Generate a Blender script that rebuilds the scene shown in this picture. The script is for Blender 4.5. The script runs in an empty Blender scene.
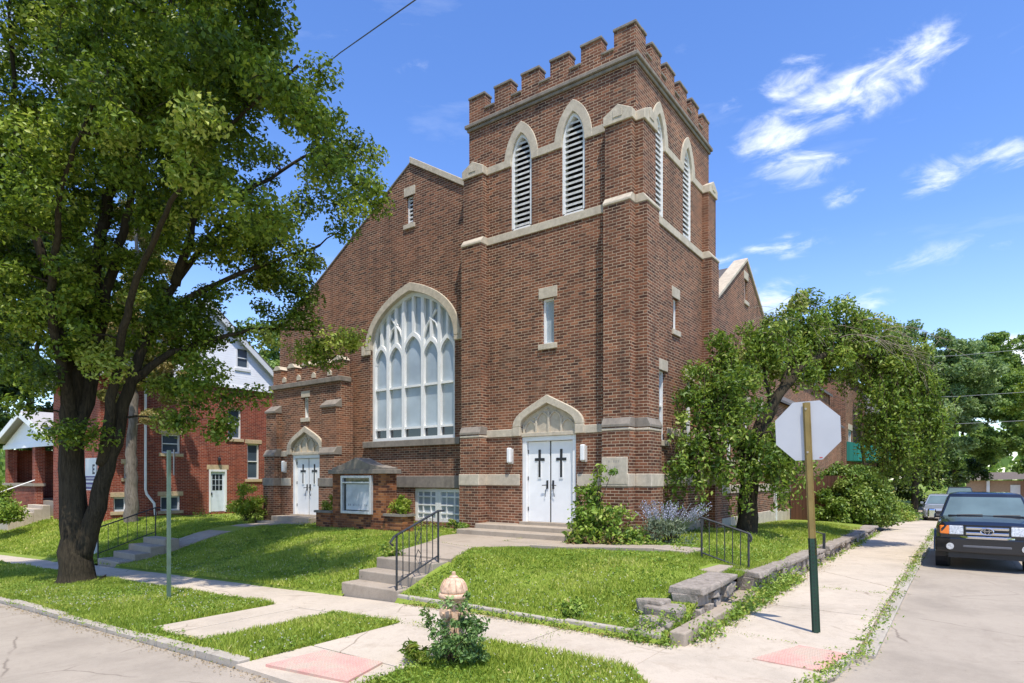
import bpy, bmesh, math, random
import numpy as np
from mathutils import Vector, Matrix
from mathutils.geometry import tessellate_polygon
random.seed(7)
rng = np.random.default_rng(7)
R = math.radians
scene = bpy.context.scene
COL = scene.collection

# ------------------------------------------------------------------ materials
class NT:
    def __init__(s, name):
        s.m = bpy.data.materials.new(name); s.m.use_nodes = True
        s.t = s.m.node_tree; s.n = s.t.nodes; s.l = s.t.links
        s.b = s.n['Principled BSDF']; s.out = s.n['Material Output']
    def new(s, typ, **kw):
        nd = s.n.new(typ)
        for k, v in kw.items(): setattr(nd, k, v)
        return nd
    def put(s, sock, v):
        if isinstance(v, bpy.types.NodeSocket): s.l.new(v, sock)
        else: sock.default_value = v
    def math(s, op, a, b=None, c=None, clamp=False):
        nd = s.new('ShaderNodeMath', operation=op, use_clamp=clamp)
        s.put(nd.inputs[0], a)
        if b is not None: s.put(nd.inputs[1], b)
        if c is not None: s.put(nd.inputs[2], c)
        return nd.outputs[0]
    def noise(s, vec, scale, detail=4, rough=.55, dist=0):
        nd = s.new('ShaderNodeTexNoise'); s.l.new(vec, nd.inputs['Vector'])
        nd.inputs['Scale'].default_value = scale; nd.inputs['Detail'].default_value = detail
        nd.inputs['Roughness'].default_value = rough; nd.inputs['Distortion'].default_value = dist
        return nd.outputs['Fac']
    def ramp(s, fac, stops, interp='LINEAR'):
        nd = s.new('ShaderNodeValToRGB'); cr = nd.color_ramp; cr.interpolation = interp
        while len(cr.elements) < len(stops): cr.elements.new(.5)
        for e, (p, c) in zip(cr.elements, stops):
            e.position = p; e.color = (c[0], c[1], c[2], 1)
        s.l.new(fac, nd.inputs[0]); return nd.outputs[0]
    def mix(s, fac, a, b, mode='MIX'):
        nd = s.new('ShaderNodeMix', data_type='RGBA', blend_type=mode)
        s.put(nd.inputs[0], fac)
        for i, v in ((6, a), (7, b)):
            if isinstance(v, bpy.types.NodeSocket): s.l.new(v, nd.inputs[i])
            else: nd.inputs[i].default_value = (v[0], v[1], v[2], 1)
        return nd.outputs[2]
    def maprange(s, v, a, b, c=0, d=1, smooth=False):
        nd = s.new('ShaderNodeMapRange'); nd.interpolation_type = 'SMOOTHSTEP' if smooth else 'LINEAR'
        s.put(nd.inputs[0], v)
        for i, x in enumerate((a, b, c, d)): nd.inputs[i+1].default_value = x
        return nd.outputs[0]
    def obj(s):
        return s.new('ShaderNodeTexCoord').outputs['Object']
    def bump(s, h, strength=.3, dist=.02):
        nd = s.new('ShaderNodeBump'); nd.inputs['Strength'].default_value = strength
        nd.inputs['Distance'].default_value = dist; s.l.new(h, nd.inputs['Height'])
        s.l.new(nd.outputs[0], s.b.inputs['Normal'])
    def color(s, c): s.put(s.b.inputs['Base Color'], c if isinstance(c, bpy.types.NodeSocket) else (c[0], c[1], c[2], 1))

def srgb(r, g, b):
    f = lambda v: (v/255)/12.92 if v <= 10 else ((v/255+.055)/1.055)**2.4
    return (f(r), f(g), f(b))

def simple(name, c, rough=.6, metal=0, var=.12, scale=6, bump=0, spec=None, coat=0):
    t = NT(name); v = t.obj()
    n = t.noise(v, scale, 5)
    lo = tuple(x*(1-var) for x in c); hi = tuple(min(1, x*(1+var)) for x in c)
    t.color(t.ramp(n, [(.3, lo), (.7, hi)]))
    t.b.inputs['Roughness'].default_value = rough; t.b.inputs['Metallic'].default_value = metal
    if spec is not None: t.b.inputs['Specular IOR Level'].default_value = spec
    if coat: t.b.inputs['Coat Weight'].default_value = coat; t.b.inputs['Coat Roughness'].default_value = .04
    if bump: t.bump(t.noise(v, scale*8, 4), bump, .01)
    return t.m

def wall_uv(t):
    g = t.new('ShaderNodeNewGeometry'); sn = t.new('ShaderNodeSeparateXYZ'); t.l.new(g.outputs['True Normal'], sn.inputs[0])
    so = t.new('ShaderNodeSeparateXYZ'); t.l.new(t.obj(), so.inputs[0])
    sel = t.math('GREATER_THAN', t.math('ABSOLUTE', sn.outputs[0]), .6)
    u = t.math('ADD', t.math('MULTIPLY', so.outputs[0], t.math('SUBTRACT', 1, sel)), t.math('MULTIPLY', so.outputs[1], sel))
    return u, so.outputs[2], so.outputs

def brick_mat(name, stops, mortar, bw=.215, rh=.0715, joint=.0095, bump=.5, dirt=.25):
    t = NT(name)
    u, v, o = wall_uv(t)
    vv = t.math('DIVIDE', v, rh); row = t.math('FLOOR', vv); fv = t.math('FRACT', vv)
    off = t.math('MULTIPLY', t.math('MODULO', t.math('ADD', row, 400), 2), .5)
    uu = t.math('ADD', t.math('ADD', t.math('DIVIDE', u, bw), off), 500)
    colm = t.math('FLOOR', uu); fu = t.math('FRACT', uu)
    du = t.math('MULTIPLY', t.math('MINIMUM', fu, t.math('SUBTRACT', 1, fu)), bw)
    dv = t.math('MULTIPLY', t.math('MINIMUM', fv, t.math('SUBTRACT', 1, fv)), rh)
    mask = t.maprange(t.math('MINIMUM', du, dv), joint*.5-.0015, joint*.5+.0025)
    cv = t.new('ShaderNodeCombineXYZ'); t.l.new(colm, cv.inputs[0]); t.l.new(row, cv.inputs[1])
    wn = t.new('ShaderNodeTexWhiteNoise', noise_dimensions='2D'); t.l.new(cv.outputs[0], wn.inputs['Vector'])
    c = t.ramp(wn.outputs['Value'], stops)
    ov = t.obj()
    grain = t.noise(ov, 40, 3)
    c = t.mix(t.maprange(grain, .3, .7, 0, .35), c, (.02, .012, .01), 'MIX')
    big = t.noise(ov, .55, 6, .65)
    c = t.mix(t.maprange(big, .42, .75, 0, dirt), c, tuple(x*.35 for x in stops[0][1]))
    pale = t.noise(ov, 1.3, 5, .6, .4)
    ms = t.new('ShaderNodeMapping'); ms.inputs['Scale'].default_value = (2.2, 2.2, .14); t.l.new(ov, ms.inputs[0]); streak = t.noise(ms.outputs[0], 1.6, 6, .6)
    mcol = t.mix(t.maprange(pale, .35, .7), mortar, tuple(x*.55 for x in mortar))
    c = t.mix(mask, mcol, c)
    c = t.mix(t.maprange(pale, .62, .8, 0, .22), c, mortar)
    c = t.mix(t.maprange(streak, .5, .72, 0, .42), c, (.03, .022, .018))
    c = t.mix(t.maprange(t.noise(ov, .35, 4, .6), .5, .7, 0, .22), c, tuple(x*1.35 for x in stops[-1][1]))
    t.color(c); t.b.inputs['Roughness'].default_value = .85; t.b.inputs['Specular IOR Level'].default_value = .25
    t.bump(t.math('ADD', mask, t.math('MULTIPLY', grain, .3)), bump, .006)
    return t.m

def stone_mat(name, base, stain=(.16, .14, .12), amount=.5, scale=1.6, bmp=.25):
    t = NT(name); v = t.obj()
    c = t.ramp(t.noise(v, 9, 6, .6), [(.3, tuple(x*.82 for x in base)), (.7, tuple(min(1, x*1.12) for x in base))])
    m = t.new('ShaderNodeMapping'); m.inputs['Scale'].default_value = (1.2, 1.2, .35); t.l.new(v, m.inputs[0])
    s2 = t.noise(m.outputs[0], scale*2, 6, .62, .3)
    c = t.mix(t.maprange(s2, .45, .75, 0, amount), c, stain)
    t.color(c); t.b.inputs['Roughness'].default_value = .85; t.b.inputs['Specular IOR Level'].default_value = .25
    t.bump(t.noise(v, 55 if bmp < .5 else 14, 7, .7), bmp, .008 if bmp < .5 else .04)
    return t.m

def leaf_mat(name, stops, trans=.38, rough=.45):
    t = NT(name)
    at = t.new('ShaderNodeAttribute', attribute_name='tint')
    c = t.ramp(at.outputs['Fac'], stops)
    t.color(c); t.b.inputs['Roughness'].default_value = rough; t.b.inputs['Specular IOR Level'].default_value = .35
    tr = t.new('ShaderNodeBsdfTranslucent')
    tc = t.mix(.45, c, (.25, .34, .03)); t.l.new(tc, tr.inputs[0])
    mx = t.new('ShaderNodeMixShader'); mx.inputs[0].default_value = trans
    t.l.new(t.b.outputs[0], mx.inputs[1]); t.l.new(tr.outputs[0], mx.inputs[2]); t.l.new(mx.outputs[0], t.out.inputs[0])
    return t.m

def bark_mat(name, a, b):
    t = NT(name); v = t.obj()
    m = t.new('ShaderNodeMapping'); m.inputs['Scale'].default_value = (1, 1, .16); t.l.new(v, m.inputs[0])
    n = t.noise(m.outputs[0], 26, 6, .65, .6); n2 = t.noise(v, 2.2, 4)
    c = t.mix(t.maprange(n2, .4, .7, 0, .5), t.ramp(n, [(.35, a), (.65, b)]), tuple(x*1.1 for x in b))
    t.color(c); t.b.inputs['Roughness'].default_value = .95; t.b.inputs['Specular IOR Level'].default_value = .15
    t.bump(n, .9, .03); return t.m

def ground_mat(name, base, spots, dark, crack=True, rough=.9, grain=60, oil=0, worn=None):
    t = NT(name); v = t.obj()
    c = t.ramp(t.noise(v, .7, 8, .68), [(.28, tuple(x*.74 for x in base)), (.5, base), (.74, tuple(min(1, x*1.12) for x in base))])
    c = t.mix(t.maprange(t.noise(v, 2.8, 7, .72, .6), .5, .74, 0, .65), c, spots)
    c = t.mix(t.maprange(t.noise(v, 7, 3, .5, 1.5), .68, .74, 0, .35), c, dark)
    g = t.noise(v, grain, 4, .7)
    c = t.mix(t.maprange(g, .52, .75, 0, .4), c, dark)
    c = t.mix(t.maprange(t.noise(v, grain*2.2, 2), .62, .75, 0, .35), c, tuple(min(1, x*1.5) for x in base))
    if crack:
        vo = t.new('ShaderNodeTexVoronoi', feature='DISTANCE_TO_EDGE')
        md = t.new('ShaderNodeMixRGB'); md.inputs[0].default_value = .12; t.l.new(v, md.inputs[1])
        nz = t.new('ShaderNodeTexNoise'); nz.inputs['Scale'].default_value = 2.3; nz.inputs['Detail'].default_value = 6
        t.l.new(v, nz.inputs['Vector']); t.l.new(nz.outputs['Color'], md.inputs[2])
        t.l.new(md.outputs[0], vo.inputs['Vector']); vo.inputs['Scale'].default_value = .42
        ck = t.maprange(vo.outputs['Distance'], .0, .006, 1, 0)
        ck = t.math('MULTIPLY', ck, t.maprange(t.noise(v, .7, 3), .48, .56))
        c = t.mix(t.math('MULTIPLY', ck, .75), c, dark)
    if oil:
        m = t.new('ShaderNodeMapping'); m.inputs['Scale'].default_value = (1.0, .25, 1); t.l.new(v, m.inputs[0])
        c = t.mix(t.maprange(t.noise(m.outputs[0], 1.1, 5, .7), .52, .72, 0, oil), c, dark)
    if worn: c = t.mix(t.maprange(t.noise(v, 2.6, 6, .7, .4), .44, .6, 0, .85), c, worn)
    t.color(c); t.b.inputs['Roughness'].default_value = rough; t.b.inputs['Specular IOR Level'].default_value = .2
    t.bump(g, .25, .006); return t.m

def glass_mat(name, c, rough=.06, coat=1):
    t = NT(name); v = t.obj()
    t.color(t.ramp(t.noise(v, 1.1, 4), [(.35, tuple(x*.7 for x in c)), (.7, c)]))
    t.b.inputs['Roughness'].default_value = rough; t.b.inputs['Specular IOR Level'].default_value = .8
    t.bump(t.noise(v, 2.0, 2), .08, .02)
    return t.m

M = {}
M['brick'] = brick_mat('church_brick', [(0, srgb(80, 50, 38)), (.2, srgb(104, 66, 48)), (.55, srgb(124, 79, 57)), (.85, srgb(142, 91, 66)), (1, srgb(160, 106, 76))], srgb(198, 175, 147), joint=.0112)
M['brick_house'] = brick_mat('house_brick', [(0, srgb(120, 50, 36)), (.5, srgb(146, 62, 42)), (1, srgb(166, 80, 54))], srgb(190, 160, 140), dirt=.15)
M['brick_sign'] = brick_mat('sign_brick', [(0, srgb(70, 40, 30)), (.4, srgb(126, 74, 46)), (.7, srgb(160, 98, 58)), (1, srgb(180, 120, 74))], srgb(140, 110, 90))
M['limestone'] = stone_mat('limestone', srgb(194, 181, 160), stain=srgb(134, 122, 106), amount=.4)
M['limestone_dark'] = stone_mat('weathered_limestone', srgb(138, 128, 116), stain=srgb(84, 78, 72), amount=.6)
M['lintel'] = stone_mat('lintel_stone', srgb(196, 172, 136), amount=.3)
M['rubble'] = stone_mat('rubble_stone', srgb(164, 152, 138), stain=srgb(98, 88, 76), amount=.7, scale=3, bmp=.9)
M['white'] = simple('white_paint', (.78, .77, .74), .45, var=.06, scale=3)
M['white_old'] = simple('aged_white_paint', (.6, .58, .54), .7, var=.25, scale=7)
M['door_white'] = simple('door_paint', (.8, .79, .765), .4, var=.07, scale=2)
M['siding'] = None
M['black'] = simple('black_metal', (.018, .018, .02), .45, var=.2)
M['iron'] = simple('wrought_iron', (.03, .03, .032), .5, var=.5, scale=14)
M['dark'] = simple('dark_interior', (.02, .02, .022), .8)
M['glass_church'] = glass_mat('obscured_church_glass', srgb(176, 186, 192), .22)
M['glass_dark'] = glass_mat('dark_glass', srgb(44, 52, 58), .05)
M['glass_sky'] = glass_mat('house_glass', srgb(78, 92, 104), .04)
M['roof'] = simple('asphalt_shingles', srgb(92, 88, 86), .9, var=.25, scale=12, bump=.4)
M['roof_brown'] = simple('brown_shingles', srgb(104, 92, 82), .9, var=.25, scale=12, bump=.4)
M['roof_pale'] = simple('pale_shingles', srgb(170, 166, 164), .9, var=.15, scale=12, bump=.3)
M['concrete'] = ground_mat('sidewalk_concrete', srgb(192, 178, 158), srgb(158, 142, 122), srgb(120, 104, 86))
M['concrete_old'] = ground_mat('step_concrete', srgb(166, 152, 134), srgb(128, 114, 98), srgb(88, 78, 66), crack=False)
M['kerb'] = ground_mat('kerb_concrete', srgb(176, 166, 150), srgb(140, 130, 116), srgb(98, 90, 80), crack=False)
M['road'] = ground_mat('worn_road', srgb(166, 154, 137), srgb(148, 136, 120), srgb(112, 100, 88), grain=90, oil=.25)
M['pink'] = ground_mat('pink_tactile', srgb(206, 156, 142), srgb(184, 164, 148), srgb(150, 100, 92), crack=False, worn=srgb(186, 170, 150))
M['soil'] = ground_mat('lawn_soil', srgb(124, 140, 54), srgb(144, 140, 78), srgb(84, 98, 36), crack=False)
M['dirt'] = ground_mat('bare_dirt', srgb(128, 108, 82), srgb(150, 126, 96), srgb(86, 72, 54), crack=False)
M['bark'] = bark_mat('bark', srgb(44, 36, 28), srgb(98, 82, 66))
M['bark_grey'] = bark_mat('grey_bark', srgb(84, 76, 68), srgb(136, 126, 114))
M['bark_dark'] = bark_mat('dark_bark', srgb(36, 32, 25), srgb(70, 62, 48))
M['twig'] = bark_mat('bare_twig', srgb(120, 108, 94), srgb(164, 150, 132))
G1 = [(0, srgb(50, 72, 18)), (.45, srgb(102, 126, 34)), (.8, srgb(150, 166, 54)), (1, srgb(190, 196, 96))]
M['leaf_big'] = leaf_mat('broad_leaf', G1)
M['leaf_weep'] = leaf_mat('weeping_leaf', [(0, srgb(66, 92, 30)), (.5, srgb(118, 144, 52)), (.85, srgb(156, 170, 70)), (1, srgb(186, 188, 108))])
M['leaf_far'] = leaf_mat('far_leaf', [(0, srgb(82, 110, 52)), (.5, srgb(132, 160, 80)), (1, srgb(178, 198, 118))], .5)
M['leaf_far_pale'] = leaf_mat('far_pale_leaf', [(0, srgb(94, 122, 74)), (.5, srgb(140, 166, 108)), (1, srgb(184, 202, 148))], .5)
M['leaf_spruce'] = leaf_mat('spruce_needles', [(0, srgb(96, 100, 46)), (.4, srgb(138, 134, 66)), (.75, srgb(166, 146, 88)), (1, srgb(184, 158, 112))], .2)
M['leaf_dark'] = leaf_mat('dark_leaf', [(0, srgb(30, 48, 22)), (.6, srgb(56, 80, 36)), (1, srgb(88, 110, 54))])
M['leaf_hedge'] = leaf_mat('hedge_leaf', [(0, srgb(66, 92, 28)), (.5, srgb(112, 138, 50)), (1, srgb(160, 170, 84))], .25)
M['leaf_lime'] = leaf_mat('lime_leaf', [(0, srgb(92, 120, 30)), (.5, srgb(150, 170, 54)), (1, srgb(194, 192, 92))], .5)
M['leaf_weed'] = leaf_mat('weed_leaf', [(0, srgb(84, 114, 40)), (.5, srgb(138, 166, 64)), (.85, srgb(178, 190, 88)), (1, srgb(196, 182, 108))])
M['leaf_rose'] = leaf_mat('hydrant_bush_leaf', [(0, srgb(74, 104, 54)), (.5, srgb(122, 152, 82)), (1, srgb(168, 190, 128))])
M['leaf_brown'] = leaf_mat('dry_leaf', [(0, srgb(116, 92, 52)), (.5, srgb(150, 122, 76)), (1, srgb(178, 150, 102))], .2)
M['leaf_sage'] = leaf_mat('silver_sage_leaf', [(0, srgb(108, 124, 92)), (1, srgb(160, 170, 140))], .25)
M['flower_blue'] = leaf_mat('lavender_flower', [(0, srgb(166, 164, 190)), (1, srgb(204, 202, 222))], .25)
M['flower_white'] = leaf_mat('clover_flower', [(0, srgb(190, 188, 164)), (1, srgb(230, 226, 208))], .3)
M['grass'] = leaf_mat('grass_blade', [(0, srgb(102, 128, 38)), (.45, srgb(154, 172, 60)), (.82, srgb(188, 194, 86)), (1, srgb(220, 210, 136))], .35, .55)
def siding():
    t = NT('white_siding'); v = t.obj(); s = t.new('ShaderNodeSeparateXYZ'); t.l.new(v, s.inputs[0])
    f = t.math('SUBTRACT', 1, t.math('FRACT', t.math('DIVIDE', s.outputs[2], .11)))
    c = t.mix(t.maprange(t.noise(v, 1.4, 4), .4, .7), (.88, .88, .88), (.82, .82, .83)); t.color(c)
    t.b.inputs['Roughness'].default_value = .6; t.bump(f, .5, .015); return t.m
M['siding'] = siding()
def boards(name, c, axis=0, w=.14):
    t = NT(name); v = t.obj(); s = t.new('ShaderNodeSeparateXYZ'); t.l.new(v, s.inputs[0])
    k = t.math('DIVIDE', t.math('ADD', s.outputs[0], s.outputs[1]), w)
    wn = t.new('ShaderNodeTexWhiteNoise', noise_dimensions='1D'); t.l.new(t.math('FLOOR', k), wn.inputs['W'])
    col = t.ramp(wn.outputs['Value'], [(0, tuple(x*.7 for x in c)), (1, tuple(x*1.25 for x in c))]); t.color(col)
    t.b.inputs['Roughness'].default_value = .85
    t.bump(t.maprange(t.math('FRACT', k), 0, .1), .6, .02); return t.m
M['fence_brown'] = boards('brown_boards', srgb(96, 62, 44))
M['fence_orange'] = boards('orange_boards', srgb(206, 132, 62))
M['teal'] = boards('teal_ribs', srgb(44, 140, 124), w=.25)

# ------------------------------------------------------------------ mesh builder
FR = lambda Y: (lambda u, v, d: (u, Y-d, v))          # a wall facing the front street: u = x, v = z, d outwards
SD = lambda X: (lambda u, v, d: (X+d, u, v))          # a wall facing the side street: u = y, v = z, d outwards
class MB:
    def __init__(s): s.v = []; s.f = []; s.ch = []
    def add(s, vs, fs):
        o = len(s.v); s.ch.append((o, len(s.f))); s.v += [tuple(p) for p in vs]; s.f += [tuple(i+o for i in f) for f in fs]; return s
    def box(s, x0, x1, y0, y1, z0, z1):
        return s.hexa([(x0, y0, z0), (x1, y0, z0), (x1, y1, z0), (x0, y1, z0), (x0, y0, z1), (x1, y0, z1), (x1, y1, z1), (x0, y1, z1)])
    def hexa(s, p):
        return s.add(p, [(0, 3, 2, 1), (4, 5, 6, 7), (0, 1, 5, 4), (1, 2, 6, 5), (2, 3, 7, 6), (3, 0, 4, 7)])
    def mbox(s, mp, u0, u1, v0, v1, d0, d1):
        return s.prism([(u0, v0), (u1, v0), (u1, v1), (u0, v1)], mp, d0, d1)
    def prism(s, outer, mp, d0, d1, holes=()):
        loops = [list(outer)]+[list(h) for h in holes]; n = sum(map(len, loops)); flat = [p for l in loops for p in l]
        vs = [mp(u, v, d0) for u, v in flat]+[mp(u, v, d1) for u, v in flat]; fs = []
        if not holes and len(outer) <= 4: tri = [tuple(range(len(outer)))]
        else: tri = tessellate_polygon([[Vector((u, v, 0)) for u, v in l] for l in loops])
        for t in tri: fs.append(tuple(t)); fs.append(tuple(i+n for i in reversed(t)))
        o = 0
        for l in loops:
            k = len(l)
            for i in range(k):
                a, b = o+i, o+(i+1) % k; fs.append((a, b, b+n, a+n))
            o += k
        return s.add(vs, fs)
    def ring(s, inner, outer, mp, d0, d1):
        n = len(inner); vs = [mp(u, v, d) for d in (d0, d1) for L in (inner, outer) for u, v in L]; fs = []
        for i in range(n-1):
            a, b, c, d = i, i+1, n+i+1, n+i
            fs += [(a, b, c, d), (2*n+d, 2*n+c, 2*n+b, 2*n+a), (a, 2*n+a, 2*n+b, b), (d, c, 2*n+c, 2*n+d)]
        for i in (0, n-1): fs.append((i, n+i, 3*n+i, 2*n+i))
        return s.add(vs, fs)
    def tube(s, pts, rad, n=6, cap=True):
        pts = [Vector(p) for p in pts]; m = len(pts)
        if not hasattr(rad, '__len__'): rad = [rad]*m
        vs = []; fs = []; up = None
        for i, p in enumerate(pts):
            d = (pts[min(i+1, m-1)]-pts[max(i-1, 0)]).normalized()
            if up is None: up = Vector((0, 0, 1)) if abs(d.z) < .9 else Vector((1, 0, 0))
            a = d.cross(up).normalized(); up = a.cross(d).normalized()
            for k in range(n):
                t = 2*math.pi*k/n; vs.append(p+(a*math.cos(t)+up*math.sin(t))*rad[i])
        for i in range(m-1):
            for k in range(n):
                a, b = i*n+k, i*n+(k+1) % n; fs.append((a, b, b+n, a+n))
        if cap: fs += [tuple(range(n)), tuple(range((m-1)*n, m*n))]
        return s.add(vs, fs)
    def lathe(s, prof, c=(0, 0, 0), n=20, axis='z'):
        vs = []; fs = []
        for r, h in prof:
            for k in range(n):
                t = 2*math.pi*k/n; a, b = r*math.cos(t), r*math.sin(t)
                q = (a, b, h) if axis == 'z' else ((h, a, b) if axis == 'x' else (a, h, b))
                vs.append((c[0]+q[0], c[1]+q[1], c[2]+q[2]))
        for i in range(len(prof)-1):
            for k in range(n):
                a, b = i*n+k, i*n+(k+1) % n; fs.append((a, b, b+n, a+n))
        fs += [tuple(range(n)), tuple(range((len(prof)-1)*n, len(prof)*n))]
        return s.add(vs, fs)
    def stone(s, x0, x1, y0, y1, z0, z1, j=.02):
        r = lambda: random.uniform(-j, j)
        n = len(s.v); s.box(x0, x1, y0, y1, z0, z1)
        for i in range(n, n+8):
            a = s.v[i]; s.v[i] = (a[0]+r(), a[1]+r(), a[2]+r())
        return s
    def build_each(s, name, mat, parent=None, **kw):     # every piece added becomes an object of its own
        out = []
        for i, (v0, f0) in enumerate(s.ch):
            v1, f1 = s.ch[i+1] if i+1 < len(s.ch) else (len(s.v), len(s.f)); p = MB()
            p.v = s.v[v0:v1]; p.f = [tuple(k-v0 for k in f) for f in s.f[f0:f1]]; out.append(p.build(name, mat, parent, **kw))
        return out
    def build(s, name, mat, parent=None, smooth=False, bevel=0, seg=2):
        me = bpy.data.meshes.new(name); me.from_pydata(s.v, [], s.f); me.update()
        bm = bmesh.new(); bm.from_mesh(me); bmesh.ops.recalc_face_normals(bm, faces=bm.faces); bm.to_mesh(me); bm.free()
        if smooth: me.polygons.foreach_set('use_smooth', [True]*len(me.polygons))
        o = bpy.data.objects.new(name, me); COL.objects.link(o)
        me.materials.append(M[mat] if isinstance(mat, str) else mat)
        if parent is not None: put(o, parent)
        if bevel:
            b = o.modifiers.new('edge', 'BEVEL'); b.width = bevel; b.segments = seg; b.limit_method = 'ANGLE'; b.angle_limit = R(35)
        return o

def put(o, parent):
    o.parent = parent; o.matrix_parent_inverse = parent_world(parent).inverted()
def parent_world(p):
    m = p.matrix_basis.copy()
    if p.parent is not None: m = parent_world(p.parent) @ p.matrix_parent_inverse @ m
    return m
def tag(o, label, cat, group=None):
    o['label'] = label; o['category'] = cat
    if group: o['group'] = group
    return o
def thing(name, loc, label, cat, group=None, rz=0):
    o = bpy.data.objects.new(name, None); COL.objects.link(o); o.location = loc; o.rotation_euler.z = rz
    o.empty_display_size = .3
    return tag(o, label, cat, group)
def kind(o, k): o['kind'] = k; return o
def copy_tree(o, parent=None):
    c = o.copy(); COL.objects.link(c)
    if parent is not None: c.parent = parent
    for ch in list(o.children): copy_tree(ch, c)
    return c

def arch(cx, w, zs, za, n=10, flat=False):
    h = za-zs; pts = []
    P = [(w, 0), (w, .45*h if flat else .52*h), (.52*w, (.63 if flat else .86)*h), (0, h)]
    for i in range(n+1):
        t = i/n; b = ((1-t)**3, 3*t*(1-t)**2, 3*t*t*(1-t), t**3)
        pts.append((sum(k*p[0] for k, p in zip(b, P)), sum(k*p[1] for k, p in zip(b, P))))
    return [(cx+x, zs+z) for x, z in pts]+[(cx-x, zs+z) for x, z in reversed(pts[:-1])]

def mesh_np(name, V, F, mat, parent=None, tint=None, smooth=False):
    """mesh from numpy arrays, all faces the same size"""
    me = bpy.data.meshes.new(name); nv, (nf, k) = len(V), F.shape
    me.vertices.add(nv); me.vertices.foreach_set('co', np.ascontiguousarray(V, dtype=np.float32).ravel())
    me.loops.add(nf*k); me.loops.foreach_set('vertex_index', np.ascontiguousarray(F, dtype=np.int32).ravel())
    me.polygons.add(nf); me.polygons.foreach_set('loop_start', np.arange(0, nf*k, k, dtype=np.int32))
    me.polygons.foreach_set('loop_total', np.full(nf, k, dtype=np.int32))
    me.update(calc_edges=True); me.validate()
    if tint is not None:
        a = me.attributes.new('tint', 'FLOAT', 'POINT'); a.data.foreach_set('value', np.ascontiguousarray(tint, dtype=np.float32))
    if smooth: me.polygons.foreach_set('use_smooth', np.ones(nf, dtype=bool))
    me.materials.append(M[mat] if isinstance(mat, str) else mat)
    o = bpy.data.objects.new(name, me); COL.objects.link(o)
    if parent is not None: put(o, parent)
    return o
def unit(a): return a/np.maximum(np.linalg.norm(a, axis=1, keepdims=True), 1e-6)
def leaf_geo(P, N, size, aspect=.55, fold=.18, axis=None):
    n = len(P); N = unit(N); A = axis if axis is not None else unit(np.cross(N, rng.normal(size=(n, 3))))
    B = np.cross(N, A); s = size[:, None]
    V = np.stack([P-A*s*.5, P+B*s*aspect*.5+N*s*fold, P+A*s*.5, P-B*s*aspect*.5+N*s*fold], 1).reshape(-1, 3)
    i = np.arange(n)[:, None]*4
    F = np.concatenate([i+np.array([[0, 1, 2]]), i+np.array([[0, 2, 3]])], 0)
    return V, F
def leaves(name, P, N, size, tint, mat, parent=None, aspect=.55, fold=.18, axis=None):
    V, F = leaf_geo(P, N, size, aspect, fold, axis)
    return mesh_np(name, V, F, mat, parent, np.repeat(np.clip(tint, 0, 1), 4))
def ball(n, p=.45):
    d = unit(rng.normal(size=(n, 3))); return d*(rng.random((n, 1))**p)
# ------------------------------------------------------------------ camera, sun, sky
cam = bpy.data.cameras.new('camera'); cam_o = bpy.data.objects.new('camera', cam); COL.objects.link(cam_o)
cam_o.location = (0, 0, 2.0); cam_o.rotation_euler = (R(90), 0, R(36.2))
cam.sensor_width = 36; cam.lens = 614*36/1024; cam.shift_y = (478-341.5)/1024; cam.clip_end = 3000; cam.clip_start = .05
scene.camera = cam_o
SUN_EL = R(66); SUN_AZ = math.atan2(.78, -.63)       # from +Y towards +X
sdir = Vector((math.sin(SUN_AZ)*math.cos(SUN_EL), math.cos(SUN_AZ)*math.cos(SUN_EL), math.sin(SUN_EL)))
sl = bpy.data.lights.new('sun', 'SUN'); sl.energy = 3.7; sl.angle = R(.53); sl.color = (1, .95, .87)
so = bpy.data.objects.new('sun', sl); COL.objects.link(so); so.rotation_euler = sdir.to_track_quat('Z', 'Y').to_euler()
w = bpy.data.worlds.new('World'); scene.world = w; w.use_nodes = True
class WT(NT):
    def __init__(s, wd): s.t = wd.node_tree; s.n = s.t.nodes; s.l = s.t.links
W = WT(w); bg = W.n['Background']; bg.inputs['Strength'].default_value = .15
sky = W.new('ShaderNodeTexSky', sky_type='NISHITA'); sky.sun_disc = False; sky.sun_elevation = SUN_EL; sky.sun_rotation = SUN_AZ
sky.air_density = 1.0; sky.dust_density = .4; sky.ozone_density = 2.2; sky.altitude = 200
hs = W.new('ShaderNodeHueSaturation'); hs.inputs['Hue'].default_value = .512; hs.inputs['Saturation'].default_value = 1.22; hs.inputs['Value'].default_value = 1.25
W.l.new(sky.outputs[0], hs.inputs['Color'])
tc = W.new('ShaderNodeTexCoord').outputs['Generated']; sp = W.new('ShaderNodeSeparateXYZ'); W.l.new(tc, sp.inputs[0])
az = W.math('ARCTAN2', sp.outputs[0], sp.outputs[1]); el = W.math('ARCSINE', sp.outputs[2])
cv = W.new('ShaderNodeCombineXYZ'); W.l.new(az, cv.inputs[0]); W.l.new(el, cv.inputs[1])
mp = W.new('ShaderNodeMapping'); mp.inputs['Rotation'].default_value = (0, 0, R(-4)); mp.inputs['Scale'].default_value = (11, 26, 1); W.l.new(cv.outputs[0], mp.inputs[0])
nz = W.noise(mp.outputs[0], 1.0, 9, .62, .5)
mp2 = W.new('ShaderNodeMapping'); mp2.inputs['Rotation'].default_value = (0, 0, R(-8)); mp2.inputs['Scale'].default_value = (3, 14, 1); W.l.new(cv.outputs[0], mp2.inputs[0])
nz2 = W.noise(mp2.outputs[0], 1.3, 8, .6, .3)
def sky_dir(px, py):
    a = (px-512)/614; x = -.5906+a*.8070; y = .8070+a*.5906; z = -(py-478)/614
    L = math.sqrt(x*x+y*y+z*z); return math.atan2(x, y), math.asin(z/L)
total = None
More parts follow.
